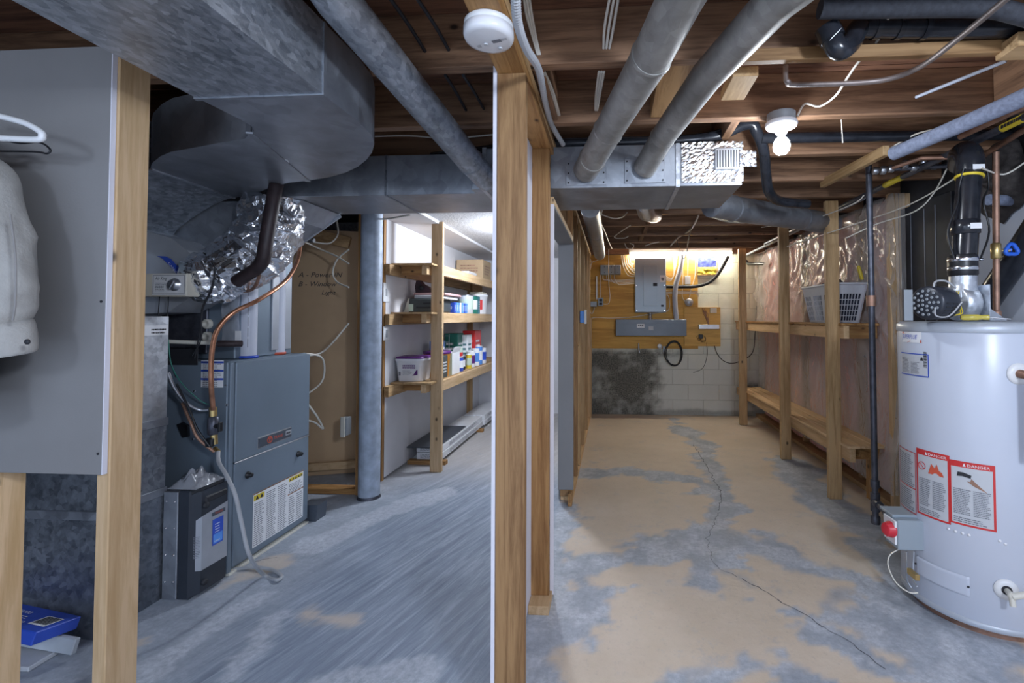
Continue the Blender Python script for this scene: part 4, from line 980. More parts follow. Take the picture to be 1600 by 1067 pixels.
c = bw(1077, 472, 6.22); th = thing('timer_dial', 'round grey timer on the plywood above the yellow board', 'timer', c)
MB('box_grey').lathe([(.052, 0), (.052, -.05)], c+V((0, .0, 0)), 28, (0, -1, 0)).build('case', th); MB('aluminium').lathe([(.050, 0), (.046, .01), (0, .012)], c, 28, (0, -1, 0)).build('face', th)
f = plane(c+V((0, -.013, 0)), (1, 0, 0), (0, 0, 1), .001); m = MB('ink_grey'); m.lines(f, -.025, .025, -.012, .012, 3); m.build('lettering', th)
solo(bbox('aluminium', (1092, 507), (1124, 514), 6.20, 6.254, .002), 'terminal_strip', 'silver terminal strip across the yellow board', 'terminal strip', bw(1108, 510, 6.22))
solo(bbox('cream_box', (1110, 481), (1120, 489), 6.21, 6.254, .003), 'junction_box', 'small cream box at the top of the yellow board', 'electrical box', bw(1115, 485, 6.22))
m = MB('dull_copper'); rr = random.Random(2)
for k in range(9): m.tube(cr([bw(1098+rr.uniform(-4, 6), 483+rr.uniform(-3, 3), 6.24), bw(1098+rr.uniform(0, 9), 491+rr.uniform(-2, 4), 6.22), bw(1104+rr.uniform(-3, 4), 500+rr.uniform(-3, 3), 6.23), bw(1107, 507, 6.23)], 4), .0025, 5)
solo(m, 'telephone_wires', 'tangle of thin brown wires on the yellow board', 'wires', bw(1100, 490, 6.23))
m = MB('black_rubber'); m.box(*sorted((bw(1092, 523, 6.22).x, bw(1098, 523, 6.22).x)), 6.21, 6.254, bw(1, 526, 6.22).z, bw(1, 520, 6.22).z, .004)
for k in range(6): m.tube(cr([bw(1095, 523, 6.22), bw(1088+rr.uniform(-5, 16), 527+rr.uniform(-3, 5), 6.21), bw(1090+rr.uniform(-5, 14), 534+rr.uniform(-3, 5), 6.24)], 4), .002, 5)
solo(m, 'wire_splitter', 'small dark splitter with wires near the foot of the yellow board', 'wires', bw(1095, 523, 6.22))
# coil of black cable
m = MB('black_rubber'); rr = random.Random(5)
for k in range(6):
    a = rr.uniform(-.012, .012); b = rr.uniform(-.012, .012); c = bw(1052, 552, 6.24)
    m.tube([c+V(((.105+a)*cos(t), -.012*k*.5, (.155+b)*sin(t)+.01*sin(2*t))) for t in [j*2*pi/36 for j in range(36)]], .005, 6, closed=True)
m.use('white_plastic').lathe([(.018, 0), (.022, .03)], bw(1030, 540, 6.25), 14, (0, -1, 0))
solo(m, 'cable_coil', 'coil of black cable hanging on the block wall under the trough', 'cable', bw(1052, 552, 6.24))
m = MB('paper_grey').lathe([(.010, 0), (.032, 0), (.032, .05), (.010, .05)], bw(1030.5, 541, 6.29), 18, (0, -1, 0)); m.use('box_grey').box(*sorted((bw(1036, 540, 6.27).x, bw(1039, 540, 6.27).x)), 6.25, 6.299, bw(1, 546, 6.27).z, bw(1, 537, 6.27).z)
solo(m, 'wall_spool', 'small white ring and bracket on the wall beside the cable coil', 'bracket', bw(1030, 541, 6.27))
solo(MB('steel').tube([bw(998, 536, 6.27), bw(998, 545, 6.26), bw(999, 551, 6.25)], [.008, .014, .012], 10), 'wall_hook', 'small metal hook on the block wall below the trough', 'hook', bw(998, 550, 6.26))
tubeobj('cable', 'black_rubber', [bw(1116, 540, 6.25), bw(1122, 555, 6.28), bw(1135, 566, 6.28), bw(1152, 566, 6.26), bw(1175, 552, 6.27), bw(1180, 520, 6.28), bw(1183, 470, 6.28), bw(1187, 420, 6.28)], .005, 'long black cable drooping from the yellow board to the corner', 'cable', 6, 6)
tubeobj('cable', 'black_rubber', [bw(1104, 535, 6.24), bw(1105, 555, 6.28), bw(1098, 575, 6.29), bw(1083, 582, 6.29)], .003, 'thin dark wire trailing down the block wall', 'cable', 6, 6)
# cables around the panel
G = 'white cables beside the breaker panel'
def wc(pts, lb='white cable bending into the left side of the breaker panel', r=.0055): return tubeobj('cable', 'white_cable', pts, r, lb, 'cable', 5, 6, G)
for k in range(5):
    x = 967+k*3.2; y = 432+k*-3.0
    wc([bw(x+4, 399, 6.25), bw(x+6, 412, 6.26), bw(x+10, y-8, 6.25), bw(x+16 if x+16 < 990 else 988, y-1, 6.24), bw(993, y, 6.24)])
for k in range(4):
    y = 436+k*2.2
    wc([bw(942+k*6, 429, 6.24), bw(942.5+k*6, 436, 6.25), bw(948+k*6, y+1.5, 6.25), bw(970, y+2, 6.255), bw(993, y, 6.24)], 'white cable curving from the row of electrical boxes to the panel')
wc([bw(951, 384, 6.1), bw(951, 410, 6.18), bw(951, 440, 6.18), bw(953, 462, 6.25), bw(951, 474, 6.25), bw(943, 475, 6.25)], 'white cable dropping past the boxes to the double outlet')
wc([bw(938.5, 429, 6.25), bw(938, 450, 6.26), bw(938.5, 465, 6.25)], 'straight white cable from the dark box down to the double outlet')
wc([bw(917, 500, 6.24), bw(930, 496, 6.25), bw(955, 497, 6.25), bw(990, 495, 6.25), bw(1020, 490, 6.24), bw(1040, 487, 6.24), bw(1046, 480, 6.24), bw(1045, 464, 6.25), bw(1040, 459, 6.25)], 'long white cable running under the breaker panel')
for k in range(3): wc([bw(1041, 454+k*2.5, 6.24), bw(1060, 455+k*2, 6.25), bw(1085, 455+k*2, 6.25), bw(1092, 459+k*2, 6.25)], 'white cable leaving the panel rightwards under the black cable')
for k in range(3): wc([bw(1041, 437-k*2.5, 6.24), bw(1047, 439-k*2, 6.25), bw(1052, 432, 6.25), bw(1053+k*1.5, 415, 6.25), bw(1054+k*2, 398, 6.25)], 'white cable rising beside the curved conduit')
wc([bw(1066, 402, 6.25), bw(1067, 440, 6.26), bw(1066, 462, 6.25), bw(1070, 471, 6.24)], 'white cable running down to the round timer')
wc([bw(1075, 400, 6.26), bw(1074.5, 431, 6.25)], 'white cable above the white cover plate')
wc([bw(1087, 400, 6.26), bw(1086, 430, 6.26), bw(1080, 452, 6.25), bw(1077, 465, 6.24)], 'white cable slanting to the top of the timer')
wc([bw(920, 400, 6.2), bw(924, 412, 6.2), bw(920, 430, 6.2), bw(922, 452, 6.22), bw(920, 480, 6.22), bw(925, 490, 6.22), bw(929, 480, 6.22)], 'looping white cable at the far left of the plywood')
wc([bw(945, 388, 6.0), bw(936, 405, 6.1), bw(925, 410, 6.1), bw(918, 425, 6.15)], 'white cable crossing from the ceiling to the left corner')
solo(MB('white_plastic').box(bw(931, 432, 6.2).x, bw(933.5, 432, 6.2).x, 6.2, 6.24, bw(1, 470, 6.2).z, bw(1, 437, 6.2).z, .002), 'cable_raceway', 'narrow white raceway above the small box at lower left of the plywood', 'raceway', bw(932, 450, 6.2))
# cables hanging from the joists in front of the block wall
def hc(pts, lb, mat='white_cable', r=.005): return tubeobj('cable', mat, pts, r, lb, 'cable', 6, 6)
hc([at(1092, 335, 3.9), at(1084, 352, 4.3), at(1075, 362, 4.7), at(1060, 371, 5.0), at(1048, 384, 5.2)], 'white cable hanging below the joists above the fluorescent light', r=.008)
hc([at(1082, 352, 4.3), at(1076, 372, 4.6), at(1073, 395, 5.0), at(1068, 404, 5.2), at(1060, 385, 5.1), at(1057, 372, 5.0)], 'thin dark wire loop hanging in front of the fluorescent light', 'ink', .0035)
hc([at(935, 333, 3.3), at(958, 341, 3.5), at(972, 339, 3.7), at(980, 332, 3.8)], 'white cable drooping between the small corner duct and foil stub')
hc([at(941, 328, 3.2), at(938, 345, 3.4), at(945, 362, 4.0), at(952, 380, 4.8), at(956, 388, 5.4)], 'white cable running back beside the small corner duct')
hc([at(985, 352, 4.2), at(960, 370, 4.6), at(975, 372, 4.6), at(982, 369, 4.6)], 'crumpled cable end hanging from the third far joist')
hc([at(976, 380, 5.2), at(980, 388, 5.2), at(988, 388, 5.2), at(990, 383, 5.2), at(984, 380, 5.2)], 'small loop of white cable near the top of the panel')
hc([at(1008, 384, 5.0), at(1020, 380, 5.0), at(1030, 378, 5.0)], 'short stub of white cable under a far joist')
hc([at(1108, 336, 3.6), at(1130, 345, 3.6), at(1160, 348, 3.5), at(1195, 344, 3.4)], 'white cable sagging below the grey painted duct')
# ================================================================ FURNACE
FX = -1.89
th = thing('furnace', 'blue-grey upright gas furnace with black logo badge and warning labels', 'furnace', (-2.1, 2.5, 0))
FY0, FY1, FZ = 2.225, 2.84, 1.055
cab = MB('furnace_grey').box(-2.45, FX-.016, FY0, FY1, .012, FZ, .006).build('cabinet', th)
MB('furnace_grey').box(FX-.0155, FX+.004, FY0+.03, FY1-.004, .548, FZ-.006, .008).build('upper_door', th)
low = MB('furnace_grey').box(FX-.0155, FX+.002, FY0+.03, FY1-.004, .03, .540, .006).build('lower_door', th)
MB('furnace_grey').box(FX-.0155, FX, FY0, FY0+.026, .012, FZ-.004, .004).build('corner_trim', th)
MB('chrome').box(FX-.012, FX+.0055, FY0+.03, FY1-.004, .5405, .5475, .001).build('door_seam', th)
MB('off_white_plastic').box(-2.45, FX+.006, FY0+.005, FY1, 0, .012, .001).build('base_rail', th)
def fx(px, py, x=None): return onX(px, py, FX+.004 if x is None else x)
# badge
p, q = fx(403, 704), fx(454, 668); f = plane((FX+.005, p.y, 0), (0, 1, 0), (0, 0, 1), 0)
y0, y1 = 0, q.y-p.y; zc = .605
bd = MB('furnace_dark').box(FX+.0045, FX+.011, p.y, q.y, zc-.026, zc+.026, .005).build('badge', th)
MB('chrome').box(FX+.0042, FX+.006, p.y-.004, q.y+.004, zc-.030, zc+.030, .002).build('badge_rim', bd)
f = plane((FX+.0113, p.y, zc-.011), (0, 1, 0), (0, 0, 1), .0006); L_ = q.y-p.y
m = MB('orange_red'); m.tube([f(L_*.30+.017*cos(a), .011+.017*sin(a)) for a in [k*pi/10 for k in range(20)]], .0022, 6, closed=True); m.bar(f(L_*.30-.012, .018), f(L_*.30+.012, .018), .002, .005, 0); m.bar(f(L_*.30, .018), f(L_*.30, -.002), .002, .005, 0)
m.text('TRANE', .023, f, L_*.42, .004, .12, 1.0); m.build('lettering', bd)
m = MB('silver_panel').box(FX+.011, FX+.0125, p.y+L_*.80, p.y+L_*.985, zc-.010, zc+.016, .001); m.use('ink').lines(plane((FX+.0126, p.y+L_*.805, zc-.003), (0, 1, 0), (0, 0, 1), .0005), .002, L_*.16, 0, .012, 1, rr, .8); m.build('model_plate', bd)
for px, py in ((387, 742), (466, 709)):
    c = fx(px, py, FX+.003); MB('black_rubber').lathe([(.018, 0), (.018, .004), (.012, .006), (.012, .022), (.009, .026), (0, .026)], c, 18, (1, 0, 0)).build('door_knob', low)
# warning sheet on the lower door
a, b = fx(394, 862, FX+.003), fx(474, 740, FX+.003)
y0, y1 = a.y, b.y; z0, z1 = .062, .345; f = plane((FX+.0025, y0, z0), (0, 1, 0), (0, 0, 1), .0006); W, Hh = y1-y0, z1-z0
lab = MB('paper_white').grid(f, 0, W, 0, Hh, 1, 1, False).build('warning_label', low); g = lambda u, v, d=0.0: f(u, v, .0006+d)
m = MB('dull_copper').quad(g(0, Hh-.007), g(W, Hh-.007), g(W, Hh), g(0, Hh)); m.quad(g(W*.66, Hh*.62), g(W, Hh*.62), g(W, Hh*.645), g(W*.66, Hh*.645)); m.build('border', lab)
m = MB('ink_grey'); rr = random.Random(9)
for k in range(3): m.lines(g, W*(.02+.22*k), W*(.20+.22*k), .008, Hh-(.05 if k == 0 else .02), 24 if k else 21, rr)
m.lines(g, W*.68, W*.81, .008, Hh*.60, 13, rr); m.lines(g, W*.84, W*.98, .008, Hh*.60, 13, rr); m.lines(g, W*.68, W*.98, Hh*.66, Hh-.045, 6, rr); m.build('lettering', lab)
m2 = MB('yellow').quad(g(.004, Hh-.040), g(W*.20, Hh-.040), g(W*.20, Hh-.012), g(.004, Hh-.012)); m2.use('ink'); m = MB('yellow'); m.quad(g(W*.68, Hh-.032), g(W*.98, Hh-.032), g(W*.98, Hh-.012), g(W*.68, Hh-.012)); m.use('ink')
for u in (W*.07, W*.15): m2.add([g(u-.012, Hh-.037, .0005), g(u+.012, Hh-.037, .0005), g(u, Hh-.016, .0005)], [[0, 1, 2]])
m2.build('hazard_symbol', lab)
for k in range(5): u = W*(.71+.06*k); m.add([g(u-.008, Hh-.03, .0005), g(u+.008, Hh-.03, .0005), g(u, Hh-.015, .0005)], [[0, 1, 2]])
m.build('hazard_symbol', lab)
# label on near side
a, b = at(314, 605, FY0), at(350, 563, FY0); f = plane((a.x, FY0, a.z), (1, 0, 0), (0, 0, 1), .001); W, Hh = b.x-a.x, b.z-a.z
lab = MB('paper_white').grid(f, 0, W, 0, Hh, 1, 1, False).build('rating_label', cab)
m = MB('label_blue')
for k in range(3): m.quad(f(0, Hh*(.27+.31*k), .0006), f(W, Hh*(.27+.31*k), .0006), f(W, Hh*(.34+.31*k), .0006), f(0, Hh*(.34+.31*k), .0006))
m.use('ink_grey'); m.lines(lambda u, v: f(u, v, .0006), W*.08, W*.9, Hh*.03, Hh*.98, 14, rr); m.build('lettering', lab)
m = MB('chrome')
for px, py in ((304, 611), (355, 633), (302, 686), (353, 602)): m.lathe([(.006, 0), (.004, .004)], at(px, py, FY0), 8, (0, -1, 0))
m.build('screw', cab)
q = at(288, 672, FY0-.001); m = MB('black_rubber').prism([q+V((-.03, 0, .03)), q+V((.0, 0, -.035)), q+V((.03, 0, -.03)), q+V((.028, 0, .025)), q+V((-.005, 0, .04))], (0, -.012, 0)); m.build('knockout_patch', cab)
q0, q1 = at(268, 570, FY0), at(310, 548, FY0); MB('ink').box(q0.x-.06, q1.x, FY0-.004, FY0-.0005, q0.z, q1.z+.01, .001).build('wiring_opening', cab)
# coil cabinet above
th = thing('coil_cabinet', 'grey evaporator coil cabinet standing on top of the furnace', 'cabinet', (-2.2, 2.5, FZ))
MB('furnace_grey').box(-2.44, -1.985, 2.36, 2.80, FZ+.001, 1.635, .005).build('case', th)
MB('silver_panel').box(-1.986, -1.975, 2.62, 2.78, FZ+.03, 1.52, .002).build('side_panel', th)
p0 = at(300, 460, 2.355); MB('dark_steel_pipe').box(-2.40, -2.13, 2.345, 2.3595, FZ+.03, 1.45, .003).build('front_panel', th)
m = MB('ink'); f = plane((-1.9845, 2.44, 1.44), (0, 0, -1), (0, 1, 0), .001); m.text('ATTENTION', .04, f); m.build('lettering', th)
for px, py in ((322, 506), (322, 526)):
    c = at(px, py, 2.342); MB('off_white_plastic').lathe([(.026, -.016), (.026, 0), (.02, .004), (.014, .004), (.010, -.002), (0, -.002)], c, 22, (0, -1, 0)).build('drain_cap', th)
a, b = at(358, 545, 2.34), at(375, 500, 2.34); m = MB('plastic_bag').grid(lambda u, v: V((u, 2.352-.015*abs(noise.noise(V((u*30, v*16, 2)))), v)), at(345, 500, 2.34).x, at(372, 500, 2.34).x, 1.12, 1.50, 8, 30); m.build('plastic_wrap', th)
MB('paper_white').box(at(366, 520, 2.33).x, at(375, 520, 2.33).x, 2.335, 2.337, at(1, 532, 2.33).z-.0, at(370, 517, 2.33).z).build('hanging_tag', th)
# white vent pipes
for px, y, top, lb in ((387, 2.44, (387, 455), 'white plastic flue pipe nearer the camera on top of the furnace'), (432, 2.70, (434, 370), 'taller white plastic pipe at the far end of the furnace top')):
    b0 = at(px, 548, y); b0.z = FZ+.001; t0 = at(top[0], top[1]-60, y+.05)
    th = thing('flue_pipe', lb, 'pipe', b0, 'white plastic pipes on the furnace')
    t0.z = min(t0.z, 1.60 if px == 387 else 1.72)
    MB('pvc').cyl(b0, (b0.x, b0.y, t0.z), .043, 24).build('pipe', th); MB('label_blue' if px == 387 else 'orange_red').lathe([(.044, 0), (.050, .001), (.050, .012), (.0445, .014)], b0, 24).build('collar_ring', th)
    m = MB('ink_grey'); cc = [b0.x+.0435*cos(radians(-50)), b0.y+.0435*sin(radians(-50))]
    m.lines(plane((cc[0], cc[1], b0.z+.06), (0, 0, 1), (-.64, -.77, 0), .001), 0, .45, 0, .007, 1, rr); m.build('lettering', th)
q = [at(318, 320, 2.42), at(322, 340, 2.42), at(340, 358, 2.44), at(362, 366, 2.47), at(380, 370, 2.5), at(420, 372, 2.56)]
th = thing('plastic_elbow_pipe', 'white plastic elbow pipe under the return duct, above the foil hose', 'pipe', q[0])
MB('pvc').tube(cr([q[0]+V((0, 0, .04))]+q, 6), .038, 20).build('pipe', th); d = (q[4]-q[3]).normalized(); MB('label_blue').tube([q[3]+d*.03, q[3]+d*.045], .0395, 20).build('glue_ring', th)
# flexible foil hose
P = cr([at(330, 434, 2.20), at(350, 427, 2.20), at(378, 410, 2.21), at(405, 388, 2.24), at(422, 362, 2.28), at(425, 330, 2.32)], 9)
rr = random.Random(11); pts = []; rs = []
tot = len(P)
for i in range(tot-1):
    for k in range(4):
        pts.append(P[i].lerp(P[i+1], k/4)+V((rr.gauss(0, .0015), rr.gauss(0, .0015), rr.gauss(0, .0015)))); j = i*4+k; rs.append((.122+.016*sm(j/(tot*4), .2, .5))*(1+.055*(1 if j % 3 == 1 else -.35))+rr.gauss(0, .004))
m = MB('crinkled_foil').tube(pts, rs, 42, True, False); rj = random.Random(6); m.v = [p+V((rj.gauss(0, .0032), rj.gauss(0, .0032), rj.gauss(0, .0032))) for p in m.v]; solo(m, 'foil_duct_hose', 'crinkled silver foil hose curving from the humidifier up to the plenum', 'duct hose', P[0])
# humidifier
th = thing('humidifier', 'grey humidifier box with white dial controller beside the foil hose', 'humidifier', at(270, 430, 2.2))
hw = lambda x, y, Y: at(x, y, Y)
m = MB('silver_panel').prism([hw(200, 340, 2.16), hw(232, 362, 2.16), hw(268, 372, 2.16), hw(312, 408, 2.16), hw(312, 455, 2.16), hw(262, 488, 2.16), hw(200, 492, 2.16)], (0, .22, 0)); m.build('housing', th)
c = hw(318, 434, 2.19); MB('panel_grey').lathe([(.100, -.06), (.100, .02), (.092, .03), (.092, .055), (.04, .056)], c, 32, (hw(340, 428, 2.22)-c)).build('outlet_collar', th)
p0, p1 = hw(225, 463, 2.06), hw(292, 427, 2.06)
ct = MB('cream_box').box(p0.x-.05, p1.x, 2.06, 2.155, p0.z, p1.z, .004).build('controller_box', th)
f = plane((hw(238, 460, 2.06).x, 2.06, hw(238, 461, 2.06).z), (1, 0, 0), (0, 0, 1), .001); W = p1.x-hw(238, 460, 2.06).x-.004; Hh = p1.z-p0.z-.01
fp = MB('paper_white').grid(f, 0, W, 0, Hh, 1, 1, False).build('front_label', ct); g = lambda u, v: f(u, v, .0008)
m = MB('ink'); 
for (a, b, c_, d_) in ((.004, W-.004, .004, .006), (.004, W-.004, Hh-.006, Hh-.004), (.004, .006, .004, Hh-.004), (W-.006, W-.004, .004, Hh-.004)): m.quad(g(a, c_), g(b, c_), g(b, d_), g(a, d_))
m.text('Air King', .021, g, .014, Hh-.026, .25, .8); m.use('ink_grey').lines(g, .014, W*.42, .018, Hh-.036, 6, rr); m.build('lettering', fp)
c = f(W*.68, Hh*.50); m = MB('steel').lathe([(.030, 0), (.030, .002), (.024, .003), (.022, .018), (0, .019)], c, 28, (0, -1, 0)); m.obox(c+V((0, -.02, 0)), ((.5, 0, .86), (0, 1, 0), (-.86, 0, .5)), (.022, .004, .007), .002); m.build('dial', ct)
f = plane(hw(250, 404, 2.155), (1, 0, -.05), (0, 0, 1), .002)
m = MB('label_blue').add([f(-.015, .012), f(.015, .0), f(.05, -.03), f(.075, -.055), f(.10, -.085), f(.13, -.085), f(.135, -.055), f(.115, -.03), f(.09, -.03), f(.06, .0), f(.03, .012)], [list(range(11))])
st = m.build('blue_sticker', th); m = MB('paper_white'); g2 = lambda u, v: f(u, v, .001)
m.text('CAN', .022, lambda u, v: g2(.045+u*.7+v*.3, -.022-u*.75+v*.6)); m.text('HOME', .022, lambda u, v: g2(.068+u*.8+v*.2, -.058-u*.55+v*.8)); m.build('lettering', st)
for dx in (0, .045): tubeobj('control_wire', 'ink', [V((hw(243, 463, 2.08).x+dx, 2.10, p0.z)), V((hw(243, 463, 2.08).x+dx+.005, 2.09, p0.z-.09)), V((hw(243, 463, 2.08).x+.012+dx*.3, 2.08, p0.z-.19)), V((hw(250, 520, 2.08).x, 2.07, p0.z-.27)), at(262, 560, 2.09), at(275, 590, 2.12)], .0022, None, None, n=5, parent=th)
# loose black low-voltage wires
for k, pts in enumerate(([at(318, 395, 2.10), at(334, 410, 2.08), at(332, 450, 2.09), at(318, 480, 2.12), at(312, 520, 2.14), at(304, 560, 2.16)], [at(322, 400, 2.09), at(336, 420, 2.07), at(328, 455, 2.08), at(315, 485, 2.12), at(314, 530, 2.14), at(300, 555, 2.16)], [at(310, 408, 2.1), at(303, 430, 2.08), at(312, 445, 2.08), at(324, 400, 2.08)])):
    tubeobj('control_wire', 'ink', pts, .0032, 'thin black control wires looped over the humidifier collar', 'wires', 6, 6, 'black wires on the humidifier collar')
for mat, pts, r, lb in (('copper', [at(468, 362, 2.72), at(469, 385, 2.70), at(463, 412, 2.6), at(445, 440, 2.42), at(405, 468, 2.22), at(365, 488, 2.12), at(340, 515, 2.08), at(331, 550, 2.08), at(330, 600, 2.10), at(333, 640, 2.14)], .0105, 'copper gas tube sweeping down to the valve on the furnace side'),
                        ('brown_foam', [at(432, 286, 2.10), at(424, 330, 2.06), at(416, 375, 2.05), at(411, 405, 2.06), at(400, 420, 2.08), at(385, 430, 2.09), at(370, 440, 2.10)], .030, 'dark brown foam-covered refrigerant line hanging past the foil hose'),
                        ('dull_copper', [at(405, 430, 2.10), at(400, 445, 2.14), at(390, 454, 2.2), at(370, 455, 2.28), at(350, 458, 2.36)], .0075, 'thin copper line curving out below the brown foam line'),
                        ('dull_copper', [at(280, 390, 2.45), at(300, 378, 2.45), at(330, 377, 2.46), at(350, 382, 2.46)], .006, 'short copper line behind the humidifier top'),
                        ('off_white_plastic', [at(226, 532, 2.16), at(300, 535, 2.2), at(358, 536, 2.26)], .010, 'cream drain tube running level above the furnace'),
                        ('brown_foam', [at(340, 537, 2.24), at(360, 537, 2.26), at(378, 537, 2.3)], .016, 'short brown foam sleeve on the cream drain tube'),
                        ('green', [at(263, 530, 2.1), at(268, 570, 2.1), at(285, 600, 2.14), at(312, 625, 2.18), at(326, 632, 2.2)], .0025, 'thin green earth wire on the furnace side'),
                        ('steel', [at(262, 582, 2.08), at(272, 605, 2.1), at(290, 628, 2.14), at(310, 640, 2.18), at(326, 640, 2.2)], .009, 'silver flexible conduit curving along the furnace side'),
                        ('dull_copper', [at(285, 630, 2.14), at(298, 660, 2.12), at(310, 685, 2.12), at(335, 706, 2.14)], .007, 'brown tube drooping down the furnace side'),
                        ('black_rubber', [at(276, 600, 2.1), at(296, 640, 2.1), at(308, 670, 2.1), at(328, 698, 2.12)], .005, 'black cord drooping down the furnace side beside the brown tube')):
    tubeobj('copper_line' if 'opper' in lb else 'tube', mat, pts, r, lb, 'pipe', 7, 12)
th = thing('gas_valve', 'brass and black gas valve on the near side of the furnace', 'valve', at(333, 665, 2.17))
c = at(333, 665, 2.15)
MB('brass').cyl(at(333, 636, 2.15), at(333, 650, 2.15), .016, 12).build('fitting', th); MB('brass').cyl(at(334, 678, 2.15), at(335, 694, 2.15), .015, 12).build('fitting', th); MB('brass').cyl(at(336, 700, 2.15), at(342, 706, 2.13), .009, 10).build('fitting', th)
MB('dark_steel_pipe').lathe([(.014, -.045), (.022, -.04), (.024, 0), (.022, .04), (.014, .045)], c, 16).build('body', th)
m = MB('black_rubber').cyl(c, c+V((.05, -.02, .0)), .010, 10); m.obox(c+V((.055, -.022, .0)), ((1, 0, 0), (0, 1, 0), (0, 0, 1)), (.006, .010, .022), .003); m.obox(c+V((.002, -.02, -.075)), ((1, 0, 0), (0, 1, 0), (0, 0, 1)), (.018, .01, .02), .004); m.build('handle', th)
tubeobj('drain_hose', 'grey_cable', [at(341, 706, 2.12), at(342, 722, 2.08), at(355, 745, 2.02), at(368, 775, 2.0), at(378, 820, 2.03), at(390, 868, 2.05), onZ(412, 898, .012), onZ(432, 906, .012), onZ(440, 900, .012), onZ(425, 890, .012), onZ(395, 886, .012), at(364, 890, 2.28)], .0085, 'pale grey drain hose hanging from the furnace side and looping on the floor', 'hose', 8, 10)
# air cleaner
th = thing('air_cleaner', 'metal filter cabinet with black and silver front, beside the furnace', 'air cleaner', (-1.97, 2.1, 0))
MB('smooth_galvanized').box(-2.035, -1.965, 2.028, 2.222, .0, .482, .003).build('case', th)
MB('air_cleaner_black').box(-1.964, -1.905, 2.028, 2.222, .0, .488, .006).build('surround', th)
fr_ = MB('air_cleaner_black'); 
fr_.prism([(-1.905, 2.034, .01), (-1.875, 2.055, .02), (-1.872, 2.195, .02), (-1.90, 2.216, .01)], (0, 0, .46)); fd = fr_.build('front_cover', th)
m = MB('silver_panel').add([(-1.9035, 2.036, .125), (-1.8715, 2.056, .12), (-1.8685, 2.196, .12), (-1.8685, 2.196, .385), (-1.8715, 2.056, .365), (-1.9035, 2.036, .34)], [[0, 1, 4, 5], [1, 2, 3, 4]]); sp_ = m.build('silver_plate', fd)
f = plane((-1.8712, 2.056, .12), (.0032, .14, 0), (0, 0, 1), .001)
m = MB('label_blue').grid(f, .055, .115, .085, .205, 1, 1, False); g = lambda u, v: f(u, v, .0007)
m.use('sky_blue').grid(g, .060, .110, .092, .135, 1, 1, False); m.use('paper_white'); m.lines(g, .068, .10, .142, .19, 4, rr, .3); m.lines(g, .064, .10, .098, .112, 1, rr, .4); m.build('blue_label', sp_)
m = MB('furnace_dark').grid(f, .05, .125, .222, .24, 1, 1, False); m.use('orange_red').text('TRANE', .014, g, .066, .2265); m.build('name_plate', sp_)
m = MB('ink_grey'); g3 = plane((-1.9025, 2.037, .16), (.030, .0195, .0), (0, 0, 1), .001); m.lines(g3, .006, .032, .02, .12, 14, rr); m.build('lettering', sp_)
m = MB('ink').box(-1.905, -1.868, 2.07, 2.20, .415, .45, .008); m.build('handle_recess', fd)
for z in (.41, .06): MB('ink').lathe([(.014, 0), (.014, .012), (.008, .016), (0, .016)], (-1.876, 2.075, z), 14, (1, -.2, 0)).build('latch', fd)
m = MB('chrome')
for y in (.08, .20, .32, .44):
    for x in (-2.02, -1.98): m.lathe([(.005, 0), (.003, .003)], (x, 2.0275, y), 8, (0, -1, 0))
m.build('screw', th)
m = MB('plastic_bag').grid(lambda u, v: V((-1.965+u*.075+.0*v, 2.125+v*.085, .492+.06*max(0, (1-u*u)*(1-v*v))*(.7+1.2*abs(noise.noise(V((u*2.2, v*2.2, 3))))))), -1, 1, -1, 1, 26, 26); m.grid(lambda u, v: V((-1.965+u*.075, 2.125+v*.085, .4905)), -1, 1, -1, 1, 2, 2)
solo(m, 'plastic_bag', 'crumpled clear plastic bag lying on the filter cabinet', 'bag', (-1.97, 2.12, .49))
m = MB('furnace_dark').prism([(-1.94, 2.86, 0), (-1.85, 2.86, 0), (-1.84, 2.86, .10), (-1.95, 2.86, .10)], (0, .10, 0)); solo(m, 'condensate_pump', 'small dark condensate pump on the floor behind the furnace', 'pump', (-1.82, 2.9, 0))
# filters on the floor between the near studs
def slab(mat, px0, px1, ypx, Y, dz, h, dep, tilt, bev=.003):
    a, b = at(px0, ypx, Y), at(px1, ypx+14, Y); return a, b
th = thing('filter_box', 'blue and white furnace filter box leaning on the floor between the near studs', 'box', onZ(90, 1010))
c1_, c2_, c3_ = at(128, 962, 1.72), at(108, 990, 1.60), at(42, 944, 1.72); R = (c1_-c3_).normalized(); U = c1_-c2_; hU = U.length/2; U = (U-R*U.dot(R)).normalized(); N = R.cross(U); o = c1_-R*.41-U*hU-N*.023
m = MB('label_blue').obox(o+R*.205+U*0, (R, U, N), (.205, hU, .022), .003); bx_ = m.build('box', th)
g = lambda u, v: o+R*u+U*(v-.058)+N*.0232
m = MB('paper_white').quad(g(.325, .02), g(.39, .02), g(.39, .09), g(.325, .09)); m.text('RF5000', .024, g, .185, .078); m.text('RF5000', .021, g, .245, .014); m.lines(g, .18, .30, .042, .068, 2, rr); m.build('lettering', bx_)
m = MB('ink')
for k in range(18): u = .331+k*.003; m.quad(g(u, .03)+N*.001, g(u+.0012+.0008*(k % 3), .03)+N*.001, g(u+.0012+.0008*(k % 3), .085)+N*.001, g(u, .085)+N*.001)
m.build('bar_code', bx_)
A_, B_, C_ = onZ(118, 999, .075), onZ(101, 1023, .025), onZ(42, 986, .095); R2 = (A_-C_).normalized(); U2 = A_-B_; U2 = (U2-R2*U2.dot(R2)); h2 = U2.length/2; U2.normalize(); N2 = R2.cross(U2); m = MB('filter_grey').obox(A_-R2*.19-U2*h2-N2*.0105, (R2, U2, N2), (.19, h2, .010), .003)
solo(m, 'furnace_filter', 'greyish used furnace filter right under the blue filter box', 'filter', (-2.1, 1.6, 0))
